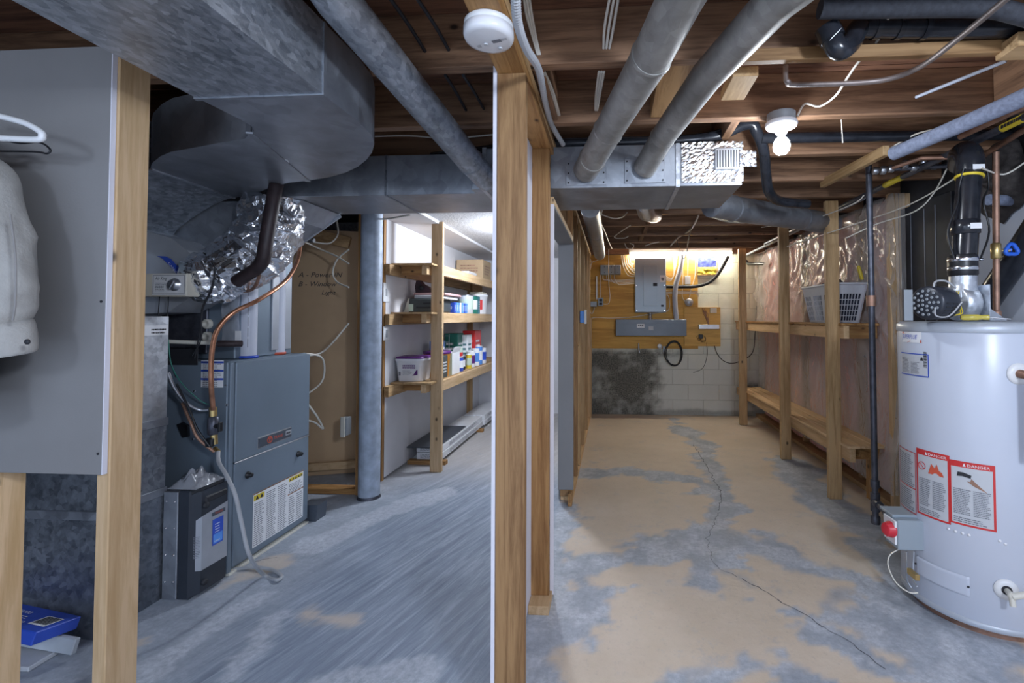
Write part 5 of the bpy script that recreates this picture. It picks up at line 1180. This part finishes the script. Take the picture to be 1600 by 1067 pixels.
# ================================================================ COAT
th = thing('coat', 'pale grey canvas coat sleeve hanging at the left edge of the picture', 'coat', at(0, 400, 1.05))
Y = 1.06
def skin(path, rx, ry, mat, nm, sm_=True, n=36, wr=.012):
    m = MB(mat); vs = []; fs = []; k_ = len(path)
    for i, (p, a, b) in enumerate(zip(path, rx, ry)):
        for k in range(n):
            t_ = 2*pi*k/n; w_ = wr*noise.noise(V((cos(t_)*1.5, sin(t_)*1.5, p.z*9)))+wr*.6*noise.noise(V((cos(t_)*3, p.z*30, sin(t_)*2)))
            vs.append(p+V(((a+w_)*cos(t_), (b+w_)*sin(t_), .01*sin(t_))))
    for i in range(k_-1):
        for k in range(n): fs.append([i*n+k, i*n+(k+1) % n, (i+1)*n+(k+1) % n, (i+1)*n+k])
    m.add(vs, fs, True); m.add(vs[:n], [list(range(n))]); m.add(vs[-n:], [list(range(n))]); return m.build(nm, th)
pp = cr([at(-95, 205, Y), at(-72, 232, Y), at(-50, 262, Y), at(-33, 310, Y), at(-14, 370, Y), at(-8, 430, Y), at(-9, 480, Y), at(-16, 508, Y)], 5)
n_ = len(pp); rx = [.035+.05*sm(i/n_, 0, .35)-.008*sm(i/n_, .75, 1) for i in range(n_)]
sl = skin(pp, rx, [r*.72 for r in rx], 'canvas', 'sleeve')
pp = cr([at(-14, 500, Y), at(-10, 515, Y), at(-8, 545, Y), at(-10, 553, Y)], 3); n_ = len(pp)
cu = skin(pp, [.080, .086, .088, .088, .089, .089, .089, .088, .087, .085][:n_], [.055]*n_, 'canvas', 'cuff', wr=.004)
MB('ink').lathe([(.0065, 0), (.0065, .003), (.004, .005), (0, .005)], at(44, 534, Y-.045), 14, (0, -1, 0)).build('button', cu)
MB('canvas_seam').tube(cr([at(16, 335, Y-.062), at(24, 400, Y-.064), at(24, 470, Y-.062), at(20, 500, Y-.058)], 6), .0022, 6).build('seam', sl)
pp = cr([at(-150, 190, Y), at(-140, 260, Y), at(-130, 420, Y), at(-130, 640, Y)], 4); n_ = len(pp); skin(pp, [.055+.115*sm(i/n_, 0, .3) for i in range(n_)], [.04+.03*sm(i/n_, 0, .3) for i in range(n_)], 'canvas', 'body')
m = MB('paper_grey').box(-2.35, onZ(82, 1028).x, 1.585, 1.70, .001, .018, .003); solo(m, 'furnace_filter', 'lowest pale filter lying flat on the floor under the used filter', 'filter', (-2.2, 1.6, 0))
q = [at(-70, 168, Y), at(0, 182, Y), at(40, 193, Y), at(62, 205, Y), at(66, 212, Y), at(58, 218, Y), at(0, 216, Y), at(-70, 214, Y)]
solo(MB('white_plastic').tube(cr(q, 5), .0075, 10), 'coat_hanger', 'white plastic coat hanger inside the pale coat', 'hanger', q[0])
q = [at(-60, 190, Y+.05), at(20, 222, Y+.05), at(60, 222, Y+.05), at(78, 233, Y+.05), at(73, 240, Y+.05), at(50, 237, Y+.05), at(-60, 236, Y+.05)]
solo(MB('black_rubber').tube(cr(q, 5), .0024, 8), 'coat_hanger', 'thin black wire coat hanger behind the white hanger', 'hanger', q[0])
# ================================================================ BEYOND THE FURNACE
c = onZ(569, 779); c = V((-1.725, 3.27, 0))
th = thing('support_column', 'round grey painted steel support column', 'column', c)
MB('column_paint').cyl(c, c+V((0, 0, 2.10)), .073, 32).build('shaft', th); MB('dark_steel_pipe').lathe([(.080, 0), (.076, .012), (.073, .02)], c, 32).build('base_ring', th)
p0 = onZ(546, 780); 
stud(p0.x-.002, p0.x+.042, 3.30, 3.39, 0, 2.11, 'fir_z', 'brown stud left of the grey steel column', 'studs by the steel column')
stud(-1.852, -1.792, 3.585, 3.623, 0, 2.11, 'fir_z', 'brown stud right of the grey steel column, at the end of the pale drywall', 'studs by the steel column')
m = MB('fir_x').box(-2.45, p0.x-.003, 3.31, 3.399, 0, .038, .002); solo(m, 'bottom_plate', 'brown bottom plate on the floor behind the furnace', 'bottom plate', (-2.2, 3.31, 0))
m = MB('pale_pine_x').bar((-2.5, 3.585, .09), (-1.90, 3.785, .09), .04, .06); solo(m, 'wood_strip', 'pale wood strip along the foot of the brown panel', 'wood strip', (-2.2, 3.7, .09))
m = MB('masonite'); a, b = V((-2.75, 3.56, 0)), V((-1.895, 3.845, 0)); d = (b-a).normalized(); nn = V((d.y, -d.x, 0))
m.obox((a+b)/2+V((0, 0, 1.0)), (d, nn, (0, 0, 1)), ((b-a).length/2, .004, .995)); pn = solo(m, 'hardboard_panel', 'large brown hardboard panel with handwriting behind the furnace', 'panel', a)
def onpanel(px, py):
    r_ = ray(px, py); o_ = V((0, 0, HC)); t_ = (a-o_).dot(nn)/r_.dot(nn); return o_+r_*t_
w0 = onpanel(466, 433); f = plane(w0, d, (0, 0, 1), .006)
m = MB('ink'); tl = lambda u, v: f(u, v) if nn.dot(f(0, 0)-w0) > 0 else w0+d*u+V((0, 0, v))+nn*.006
m.text('A - Power IN', .058, lambda u, v: tl(u, v+.02*u), 0, 0, .3); m.text('B - Window', .056, lambda u, v: tl(u, v+.02*u), .0, -.075, .3); m.text('Light', .052, lambda u, v: tl(u, v), .17, -.14, .3)
m.build('handwriting', pn)
m = MB('pine_x').bar(onpanel(455, 358)+nn*.03, onpanel(548, 381)+nn*.03, .05, .09); solo(m, 'wood_rail', 'wooden rail across the top of the brown panel', 'rail', onpanel(480, 366))
m = MB('dark_galvanized').box(-2.6, -1.95, 3.9, 4.1, 1.85, 2.1, .003); solo(m, 'metal_duct', 'bluish metal duct end above the brown panel', 'duct', (-2.2, 3.9, 1.85))
th = thing('wall_outlet', 'outlet box with pale cover beside the stud behind the steel column', 'outlet', at(537, 655, 3.40))
p, q = at(533, 680, 3.45), at(538, 652, 3.45); MB('box_grey').box(p.x, q.x+.03, 3.43, 3.5, p.z, q.z, .004).build('box', th); MB('off_white_plastic').box(p.x+.01, q.x+.02, 3.42, 3.429, p.z-.008, q.z+.008, .003).build('cover_plate', th)
for pts, lb in (([at(476, 378, 3.3), at(498, 388, 3.45), at(525, 400, 3.4), at(545, 412, 3.32)], 'grey cable slanting to the stud above the handwriting'),
                ([at(545, 390, 3.32), at(527, 405, 3.4), at(520, 425, 3.45), at(526, 440, 3.42), at(545, 449, 3.32)], 'white cable looping beside the stud next to the column'),
                ([at(490, 378, 3.4), at(515, 380, 3.45), at(528, 365, 3.5), at(525, 340, 3.5)], 'white cable looping over the wooden rail above the panel'),
                ([at(474, 556, 2.86), at(500, 552, 3.0), at(520, 535, 3.2), at(545, 505, 3.32)], 'white cable rising from the furnace top to the stud'),
                ([at(474, 552, 2.86), at(502, 558, 3.0), at(507, 580, 3.1), at(500, 600, 3.1), at(476, 618, 2.9)], 'white cable curving out from the back of the furnace'),
                ([at(475, 624, 2.9), at(495, 650, 3.0), at(505, 670, 3.1), at(492, 660, 3.0), at(476, 656, 2.9)], 'white cable hooked down beside the furnace badge'),
                ([at(585, 342, 3.3), at(605, 342, 3.2), at(640, 336, 3.0)], 'white cable passing above the steel column')):
    tubeobj('cable', 'white_cable', pts, .0065, lb, 'cable', 6, 6)
m = MB('steel').lathe([(.02, -.03), (.024, -.02), (.024, .03), (.015, .05)], at(481, 374, 3.3), 14, (1, 0, -.2)); solo(m, 'cable_connector', 'silver cable connector at the left end of the wooden rail', 'connector', at(481, 374, 3.3))
for x0, y0 in ((470, 200),): pass
# black poly pipe above the trunk
pts = [V((-.95, 2.42, 2.125)), V((-.30, 2.28, 2.128)), V((.40, 2.27, 2.128)), at(1166, 194, 2.27), at(1182, 206, 2.29), at(1193, 235, 2.36), at(1197, 275, 2.5), at(1202, 300, 2.6), at(1218, 314, 2.72), at(1262, 319, 2.8)]
tubeobj('black_drain_pipe', 'black_abs', pts, .027, 'black pipe lying on the trunk duct and bending down beyond its foil end', 'pipe', 7, 16)
solo(MB('black_abs').tube([V((.72, 2.30, 2.14)), V((1.9, 2.36, 2.15))], .026, 14), 'black_drain_pipe', 'black pipe running level behind the light bulb', 'pipe', (.7, 2.3, 2.14))
# cables overhead
P0 = [at(806, -30, .95), at(808, 30, 1.05), at(822, 75, 1.2), at(842, 110, 1.42), at(852, 160, 1.75), at(862, 195, 2.0), at(880, 226, 2.18)]
pts = cr(P0, 30); rs = [.0088+(.003 if i % 2 else 0) for i in range(len(pts))]
solo(MB('grey_cable').tube(pts, rs, 10, True, False), 'armoured_cable', 'grey ribbed armoured cable running beside the smoke alarm plate', 'cable', P0[0])
for x0 in (0, 6, 12):
    tubeobj('cable', 'white_cable', [at(816+x0*.6, -30, 1.3), at(822+x0*.7, 20, 1.4), at(833+x0*.4, 60, 1.5), at(840+x0*.3, 86, 1.527)], .0045, 'white cable in the bundle entering the first joist beside the armoured cable', 'cable', 5, 6, 'white cables beside the armoured cable')
    tubeobj('cable', 'white_cable', [at(846+x0*.4, 112, 1.60), at(856+x0*.6, 140, 1.75), at(866+x0*.4, 165, 1.9), at(872+x0*.2, 180, 1.998)], .0045, 'white cable in the bundle entering the second joist beside the armoured cable', 'cable', 5, 6, 'white cables between joists beside the armoured cable')
for x0 in (0, 5, 10):
    tubeobj('cable', 'white_cable', [at(956+x0*1.3, -20, 1.35), at(945+x0*1.4, 40, 1.46), at(943+x0*.9, 76, 1.527)], .0045, 'white cable in the pair of loops entering the first joist left of the leaning duct', 'cable', 5, 6, 'white cables in the middle of the first joist')
    tubeobj('cable', 'white_cable', [at(936+x0*.8, 112, 1.6), at(931+x0*.6, 150, 1.85), at(930+x0*.3, 172, 1.998)], .0045, 'white cable crossing between first and second joist left of the leaning duct', 'cable', 5, 6, 'white cables in the middle between joists')
for a_, b_ in (((612, 0), (664, 80)), ((655, 0), (701, 78)), ((696, 118), (728, 172)), ((724, 118), (756, 170))):
    near = a_[1] == 0
    tubeobj('cable', 'ink', [at(a_[0]-(18 if near else 0), a_[1]-(24 if near else 0), 1.25 if near else 1.60), at((a_[0]+b_[0])/2, (a_[1]+b_[1])/2-2, 1.40 if near else 1.8), at(b_[0], b_[1], 1.527 if near else 1.998)], .006, ('black cable passing through the first joist left of the smoke alarm' if near else 'black cable crossing to the second joist left of the centre stud'), 'cable', 5, 8, 'black cables left of the smoke alarm' if near else 'black cables left of the centre stud')
tubeobj('cable', 'white_cable', [at(586, 213, 2.3), at(640, 212, 2.3), at(700, 216, 2.3), at(772, 210, 2.3)], .004, 'thin pale cable running level above the trunk duct on the left', 'cable', 5, 6)
# ================================================================ CLOSET SHELVING
th = thing('storage_shelving', 'pine shelving with three shelves along the white closet wall', 'shelves', (-1.6, 4.5, 0))
SX0, SX1 = -1.788, -1.41
MB('pale_pine_z').box(-1.505, -1.409, 3.83, 3.868, 0, 2.08, .003).build('upright', th)
SZ = (1.716, 1.318, .750)
for k, z in enumerate(SZ):
    MB('pine_y').box(SX0, SX0+.038, 3.60, 6.26, z-.098, z-.012, .002).build('wall_ledger', th)
    MB('pale_pine_y').box(-1.448, SX1, 3.869, 6.26, z-.085, z, .002).build('front_rail', th)
    MB('fir_x').box(-1.749, -1.50, 3.80+.03*k, 3.829+.03*k-.0, z-.085, z-.012, .002).build('cross_rail', th)
    MB('pale_pine_y').box(-1.55, -1.506, 3.74, 3.828, z-.085, z-.005, .002).build('rail_end', th)
    MB('pine_y').box(SX0+.002, -1.449, 3.70, 6.26, z-.011, z+.004, .001).build('shelf_board', th)
MB('pine_z').box(-1.787, -1.722, 5.72, 5.758, 0, 1.70, .002).build('wall_upright', th)
for py in (457, 521):
    c = onX(603, py, -1.789); t2 = thing('switch_plate', 'white switch plate on the closet wall above the middle shelf' if py == 457 else 'white outlet plate on the closet wall below the middle shelf', 'switch', c)
    MB('white_plastic').box(-1.7895, -1.783, c.y-.05, c.y+.05, c.z-.075 if py == 457 else c.z-.055, c.z+.075 if py == 457 else c.z+.055, .002).build('plate', t2)
    MB('paper_grey').box(-1.7829, -1.779, c.y-.015, c.y+.015, c.z-.03, c.z+.03, .001).build('toggle', t2)
# ---- contents. helper: a pixel on a shelf -> point above that shelf at depth Y
S1, S2, S3 = SZ[0]+.0055, SZ[1]+.0055, SZ[2]+.0055
def carton(name, lb, cat, mat, x0, x1, y0, y1, z, h, group=None, face=None, seed=0, flaps=False):
    t_ = thing(name, lb, cat, ((x0+x1)/2, (y0+y1)/2, z), group)
    b_ = MB(mat).box(x0, x1, y0, y1, z, z+h, .003).build('box', t_)
    r_ = random.Random(seed)
    for (f_, W_) in ((plane((x0, y0, z), (1, 0, 0), (0, 0, 1)), x1-x0), (plane((x1, y0, z), (0, 1, 0), (0, 0, 1)), y1-y0)):
        m_ = MB(face or 'ink_grey'); m_.lines(lambda u, v: f_(u, v), W_*.15, W_*.85, h*.25, h*.8, 4, r_); m_.build('lettering', b_)
    return t_
def can(name, lb, cat, mat, x, y, z, r, h, band=None, group=None, lid='steel'):
    t_ = thing(name, lb, cat, (x, y, z), group)
    MB(mat).lathe([(r*.97, 0), (r, .004), (r, h-.006), (r*.98, h)], (x, y, z), 26).build('body', t_)
    MB(lid).lathe([(r*.98, h-.001), (r*1.02, h), (r*1.02, h+.006), (r*.9, h+.007), (r*.86, h+.003), (0, h+.003)], (x, y, z), 26).build('lid', t_)
    if band:
        m_ = MB(band).lathe([(r+.0008, h*.25), (r+.0008, h*.78)], (x, y, z), 26); m_.v = m_.v; m_.build('label', t_)
    return t_
# top shelf
carton('cardboard_box', 'plain cardboard box on the top closet shelf', 'box', 'cardboard', -1.77, -1.46, 5.25, 5.6, S1, .22, face='dull_copper')
m = MB('porcelain')
th = thing('white_tray', 'small stack of white trays beside the cardboard box on the top shelf', 'tray', (-1.52, 4.85, S1))
for k in range(3): MB('porcelain').box(-1.64+.01*k, -1.46, 4.72, 5.0, S1+.013*k, S1+.011+.013*k, .003).build('tray', th)
# middle shelf
th = thing('tool_case', 'black and grey plastic tool case on the middle closet shelf', 'case', (-1.62, 4.0, S2))
MB('dark_case').box(-1.73, -1.50, 3.90, 4.30, S2, S2+.118, .01).build('case', th); MB('ink').box(-1.60, -1.53, 3.892, 3.899, S2+.07, S2+.085, .002).build('handle', th)
MB('pale_green').box(-1.725, -1.685, 3.894, 3.8995, S2+.01, S2+.07, .001).build('label', th); MB('ink').box(-1.66, -1.53, 3.895, 3.8995, S2+.035, S2+.05, .001).build('latch', th)
MB('cream_box').prism([(-1.75, 3.93, S2), (-1.735, 3.93, S2), (-1.735, 3.93, S2+.12), (-1.742, 3.93, S2+.13)], (0, .3, 0)); solo(MB('cream_box').prism([(-1.785, 3.93, S2), (-1.74, 3.93, S2), (-1.735, 3.93, S2+.11), (-1.745, 3.93, S2+.12)], (0, .3, 0)), 'leaning_board', 'cream board leaning between the tool case and closet wall', 'board', (-1.76, 3.93, S2))
solo(MB('pinkish').box(-1.72, -1.44, 3.98, 4.42, S2+.150, S2+.172, .004), 'pink_folder', 'flat dusty pink folder lying on the tool case', 'folder', (-1.6, 4.1, S2+.15))
solo(MB('paper_grey').box(-1.70, -1.46, 3.95, 4.38, S2+.119, S2+.149, .004), 'paper_stack', 'stack of pale papers between the tool case and pink folder', 'papers', (-1.6, 4.1, S2+.119))
th = thing('power_sander', 'dark rounded power tool on top of the pink folder', 'tool', (-1.66, 4.1, S2+.173))
m = MB('dark_maroon').prism([(-1.72, 4.02, S2+.173), (-1.56, 4.02, S2+.173), (-1.575, 4.02, S2+.20), (-1.62, 4.02, S2+.23), (-1.66, 4.02, S2+.25), (-1.69, 4.02, S2+.285), (-1.715, 4.02, S2+.28), (-1.725, 4.02, S2+.23)], (0, .07, 0)); m.build('body', th)
MB('ink').lathe([(.022, 0), (.022, .012), (.01, .014), (0, .014)], (-1.665, 4.019, S2+.215), 18, (0, -1, 0)).build('disc', th)
bl = ['label_blue', 'sky_blue', 'sky_blue', 'paper_white', 'sky_blue', 'label_blue', 'sky_blue']
for k, (mt, w_) in enumerate(zip(bl, (.035, .05, .045, .03, .05, .04, .05))):
    y = 4.32+k*.058
    carton('small_box', ['dark blue', 'bright blue', 'pale blue', 'white', 'sky blue', 'deep blue', 'light blue'][k]+' box, '+['first', 'second', 'third', 'fourth', 'fifth', 'sixth', 'seventh'][k]+' in the row behind the shelf upright', 'box', mt, -1.60, -1.47, y, y+w_, S2, .10+.012*((k*3) % 3), 'row of blue boxes', 'paper_white', k)
for k, (y, mt, bd_) in enumerate(((4.84, 'paper_grey', 'pale_green'), (5.0, 'green', 'paper_white'))):
    can('paint_can', ('pale paint can beside the blue boxes', 'dark green paint can beside the pale paint can')[k], 'can', mt, -1.53, y, S2, .078, .185, bd_, 'paint cans on the middle shelf')
carton('tall_box', 'teal box behind the green paint can', 'box', 'teal', -1.58, -1.47, 5.10, 5.17, S2, .19, face='paper_white')
th = thing('white_bucket', 'white bucket with a red emblem at the far end of the middle shelf', 'bucket', (-1.55, 5.36, S2))
MB('porcelain').lathe([(.095, 0), (.11, .20), (.116, .205), (.116, .22), (.10, .225), (0, .225)], (-1.55, 5.36, S2), 30).build('body', th)
f = plane((-1.447, 5.29, S2+.06), (.35, .8, 0), (0, 0, 1), .012); MB('label_red').grid(lambda u, v: V((-1.55+.109*cos(-1.25+u), 5.36+.109*sin(-1.25+u), S2+v)), 0, .45, .05, .16, 6, 1).build('emblem', th)
solo(MB('cream_box').box(-1.62, -1.47, 5.26, 5.46, S2+.227, S2+.25, .01), 'folded_cloth', 'folded cream cloth on top of the white bucket', 'cloth', (-1.55, 5.36, S2+.227))
# lower shelf
c = V((-1.655, 3.86, S3))
th = thing('joint_compound_tub', 'white plastic tub with a purple lid on the lowest shelf', 'tub', c)
def sq(z, h_, r=.035):
    P = []
    for cx_, cy_, a0 in ((h_-r, -h_+r, -90), (h_-r, h_-r, 0), (-h_+r, h_-r, 90), (-h_+r, -h_+r, 180)):
        for k in range(5): a_ = radians(a0+k*22.5); P.append(c+V((cx_+r*cos(a_), cy_+r*sin(a_), z)))
    return P
def loft(mat, rings):
    m_ = MB(mat); n_ = len(rings[0]); vs = [p for r_ in rings for p in r_]
    m_.add(vs, [[i*n_+k, i*n_+(k+1) % n_, (i+1)*n_+(k+1) % n_, (i+1)*n_+k] for i in range(len(rings)-1) for k in range(n_)], True)
    m_.add(rings[0], [list(range(n_))[::-1]]); m_.add(rings[-1], [list(range(n_))]); return m_
tb = loft('porcelain', [sq(0, .098), sq(.01, .103), sq(.165, .116), sq(.168, .122), sq(.185, .123)]).build('tub', th)
loft('purple', [sq(.186, .118), sq(.200, .117), sq(.204, .10)]).build('lid', th)
f = plane(c+V((-.07, -.109, .05)), (1, 0, 0), (0, -.07, 1), .003)
m = MB('purple'); r1 = random.Random(1); m.lines(f, .02, .13, .058, .092, 2, r1, .6); m.use('ink_grey').lines(f, .02, .10, .004, .048, 4, r1, .3); m.quad(f(-.012, .0), f(.003, .0), f(.003, .03), f(-.012, .03)); m.build('lettering', tb)
m = MB('purple').add([f(.10, .0), f(.145, .005), f(.145, .05), f(.132, .04), f(.125, .03), f(.115, .012)], [list(range(6))]); m.build('picture', tb)
th = thing('orange_bucket', 'orange bucket with a purple rim behind the white tub', 'bucket', (-1.57, 4.14, S3))
MB('orange').lathe([(.10, 0), (.115, .19), (.12, .2)], (-1.57, 4.15, S3), 28).build('body', th); MB('purple').lathe([(.12, .2), (.123, .205), (.123, .222), (.10, .225), (0, .222)], (-1.57, 4.15, S3), 28).build('lid', th)
th = thing('wire_rack', 'thin wire rack standing behind the orange bucket', 'rack', (-1.62, 4.45, S3))
m = MB('ink_grey')
for k in range(6): m.tube([V((-1.70, 4.40, S3+.05+.06*k)), V((-1.55, 4.40, S3+.05+.06*k))], .003, 6)
m.build('wires', th); m = MB('ink_grey')
for x in (-1.70, -1.55): m.tube([V((x, 4.40, S3)), V((x, 4.40, S3+.37))], .004, 6)
m.build('frame', th)
carton('small_box', 'small white and dark box just behind the shelf upright, lowest shelf', 'box', 'dark_case', -1.49, -1.455, 3.96, 4.10, S3, .19, face='paper_white', seed=4)
th = thing('white_carton', 'open pale green and white carton on the lowest shelf', 'box', (-1.52, 4.3, S3))
m = MB('paper_white').box(-1.585, -1.45, 4.20, 4.42, S3, S3+.20, .003); cb = m.build('box', th)
m = MB('pale_green').box(-1.586, -1.449, 4.196, 4.1995, S3, S3+.20, .001); m.build('end_panel', cb)
m = MB('paper_white'); m.obox((-1.445, 4.31, S3+.222), ((0, 1, 0), (.35, 0, 1), (1, 0, -.35)), (.105, .028, .002)); m.obox((-1.595, 4.31, S3+.222), ((0, 1, 0), (-.35, 0, 1), (1, 0, .35)), (.105, .028, .002)); m.obox((-1.518, 4.19, S3+.215), ((1, 0, 0), (0, -.4, 1), (0, 1, .4)), (.06, .022, .002)); m.build('flap', cb)
lowstuff = [('small_box', 'blue and white carton behind the open white carton', 'sky_blue', -1.72, -1.62, 4.35, 4.5, .30), ('tall_box', 'dark green box standing at the back of the lowest shelf', 'green', -1.74, -1.60, 4.80, 5.0, .36),
            ('tall_box', 'white and teal box leaning beside the dark green box', 'paper_white', -1.60, -1.54, 4.95, 5.1, .34), ('tall_box', 'red and purple bag-shaped box at the far end of the lowest shelf', 'label_red', -1.66, -1.52, 5.15, 5.40, .38)]
for k, (nm, lb, mt, x0, x1, y0, y1, h) in enumerate(lowstuff): carton(nm, lb, 'box', mt, x0, x1, y0, y1, S3, h, face='paper_white' if mt != 'paper_white' else 'teal', seed=20+k)
for k, (x, y, mt, bd_, r, h, lb) in enumerate(((-1.50, 4.55, 'label_blue', 'paper_white', .042, .13, 'small navy paint can in front on the lowest shelf'), (-1.52, 4.67, 'ink', 'paper_white', .042, .13, 'small black paint can with a white band on the lowest shelf'), (-1.48, 4.80, 'yellow', 'pale_green', .03, .14, 'yellow bottle on the lowest shelf'),
                                              (-1.50, 4.93, 'porcelain', 'purple', .045, .16, 'white bottle with purple label on the lowest shelf'), (-1.49, 5.08, 'paper_white', 'sky_blue', .04, .18, 'white can with blue label on the lowest shelf'), (-1.50, 5.22, 'sky_blue', 'paper_white', .045, .20, 'blue can with white label on the lowest shelf'),
                                              (-1.56, 4.72, 'pale_green', 'label_red', .04, .22, 'tall pale spray can with a red label on the lowest shelf'), (-1.50, 5.36, 'porcelain', 'label_blue', .05, .17, 'white jar with a dark blue label at the far end of the lowest shelf'))):
    can('can', lb, 'can', mt, x, y, S3, r, h, bd_, 'cans and bottles on the lowest shelf', 'white_plastic' if k > 1 else 'steel')
# ---- flooring boxes on the floor
th = thing('wood_pallet_strip', 'brown wood strips on the floor under the long flooring boxes', 'wood strip', (-1.6, 4.1, 0))
for y in (4.02, 5.2, 5.9): MB('fir_x').box(-1.78, -1.44, y, y+.06, 0, .035, .002).build('strip', th)
for k, (x0, x1, y0, y1, z, h, lb) in enumerate(((-1.715, -1.485, 4.06, 5.36, .036, .058, 'long white flooring carton at the bottom of the near stack'), (-1.72, -1.49, 4.07, 5.34, .095, .058, 'long white flooring carton on top of the near stack, under the dark board'),
                                              (-1.71, -1.47, 5.40, 6.24, .036, .058, 'far white flooring carton at the bottom, by the closet back wall'), (-1.715, -1.475, 5.40, 6.24, .095, .058, 'far white flooring carton lying on top, by the closet back wall'))):
    carton('flooring_carton', lb, 'box', 'porcelain', x0, x1, y0, y1, z, h, 'flooring cartons on the closet floor', seed=40+k)
solo(MB('charcoal_board').box(-1.77, -1.50, 3.98, 4.78, .1545, .166, .002), 'dark_board', 'thin charcoal board lying on the near flooring cartons', 'board', (-1.64, 4.0, .155))
# ================================================================ LIGHT
th = thing('bulb_fixture', 'white porcelain bulb holder with a lit round bulb under the joist', 'light', (.70, 1.985, JB))
c = V((.70, 1.975, JB))
MB('box_grey').lathe([(.056, 0), (.056, -.038)], c, 24).build('junction_box', th)
MB('porcelain').lathe([(.062, -.036), (.064, -.044), (.058, -.056), (.030, -.064), (.024, -.070), (.022, -.082), (.0, -.082)], c, 32).build('lamp_holder', th)
bl = MB('porcelain').lathe([(.013, -.080), (.016, -.094), (.022, -.106)], c, 20).build('bulb_neck', th)
MB('bulb_glow2').lathe([(.022, -.104), (.030, -.118), (.0335, -.134), (.030, -.152), (.019, -.165), (.0, -.170)], c, 24).build('bulb', th)
th = thing('fluorescent_light', 'long lit fluorescent strip light on top of the block wall', 'light', (.88, 6.2, 2.1))
MB('white_plastic').box(.225, 1.56, 6.19, 6.29, 2.135, 2.18, .003).build('housing', th)
MB('tube_glow2').cyl((.235, 6.20, 2.117), (1.55, 6.20, 2.117), .017, 14).build('tube', th)
for x in (.228, 1.548): MB('white_plastic').box(x, x+.012, 6.175, 6.225, 2.098, 2.14, .002).build('end_socket', th)
def lamp(name, loc, power, size, col=(.86, .92, 1.0), ty='POINT', rot=None):
    d = bpy.data.lights.new(name, ty); d.energy = power; d.color = col
    if ty == 'POINT': d.shadow_soft_size = size
    else: d.shape = 'DISK'; d.size = size
    o = bpy.data.objects.new(name, d); COL.objects.link(o); o.location = loc
    if rot: o.rotation_euler = rot
    return o
lamp('unseen_rear_lamp', (1.15, -.55, 1.95), 70, .14, (.74, .84, 1.0))  # added unseen light behind the camera, placed by the stud's floor shadow
lamp('unseen_rear_lamp', (-1.1, -.9, 1.80), 14, .14, (.70, .81, 1.0))  # added weak fill from behind left, no known fixture there
lamp('closet_lamp', (-.80, 4.1, 2.02), 30, .09, (.82, .89, 1.0))
w = bpy.data.worlds.new('world'); bpy.context.scene.world = w; w.use_nodes = True
w.node_tree.nodes['Background'].inputs[0].default_value = (.62, .76, 1.0, 1); w.node_tree.nodes['Background'].inputs[1].default_value = .8
sc = bpy.context.scene
sc.view_settings.view_transform = 'Standard'; sc.view_settings.look = 'None'
sc.view_settings.exposure = 1.13; sc.view_settings.gamma = 1.0; sc.view_settings.use_curve_mapping = False
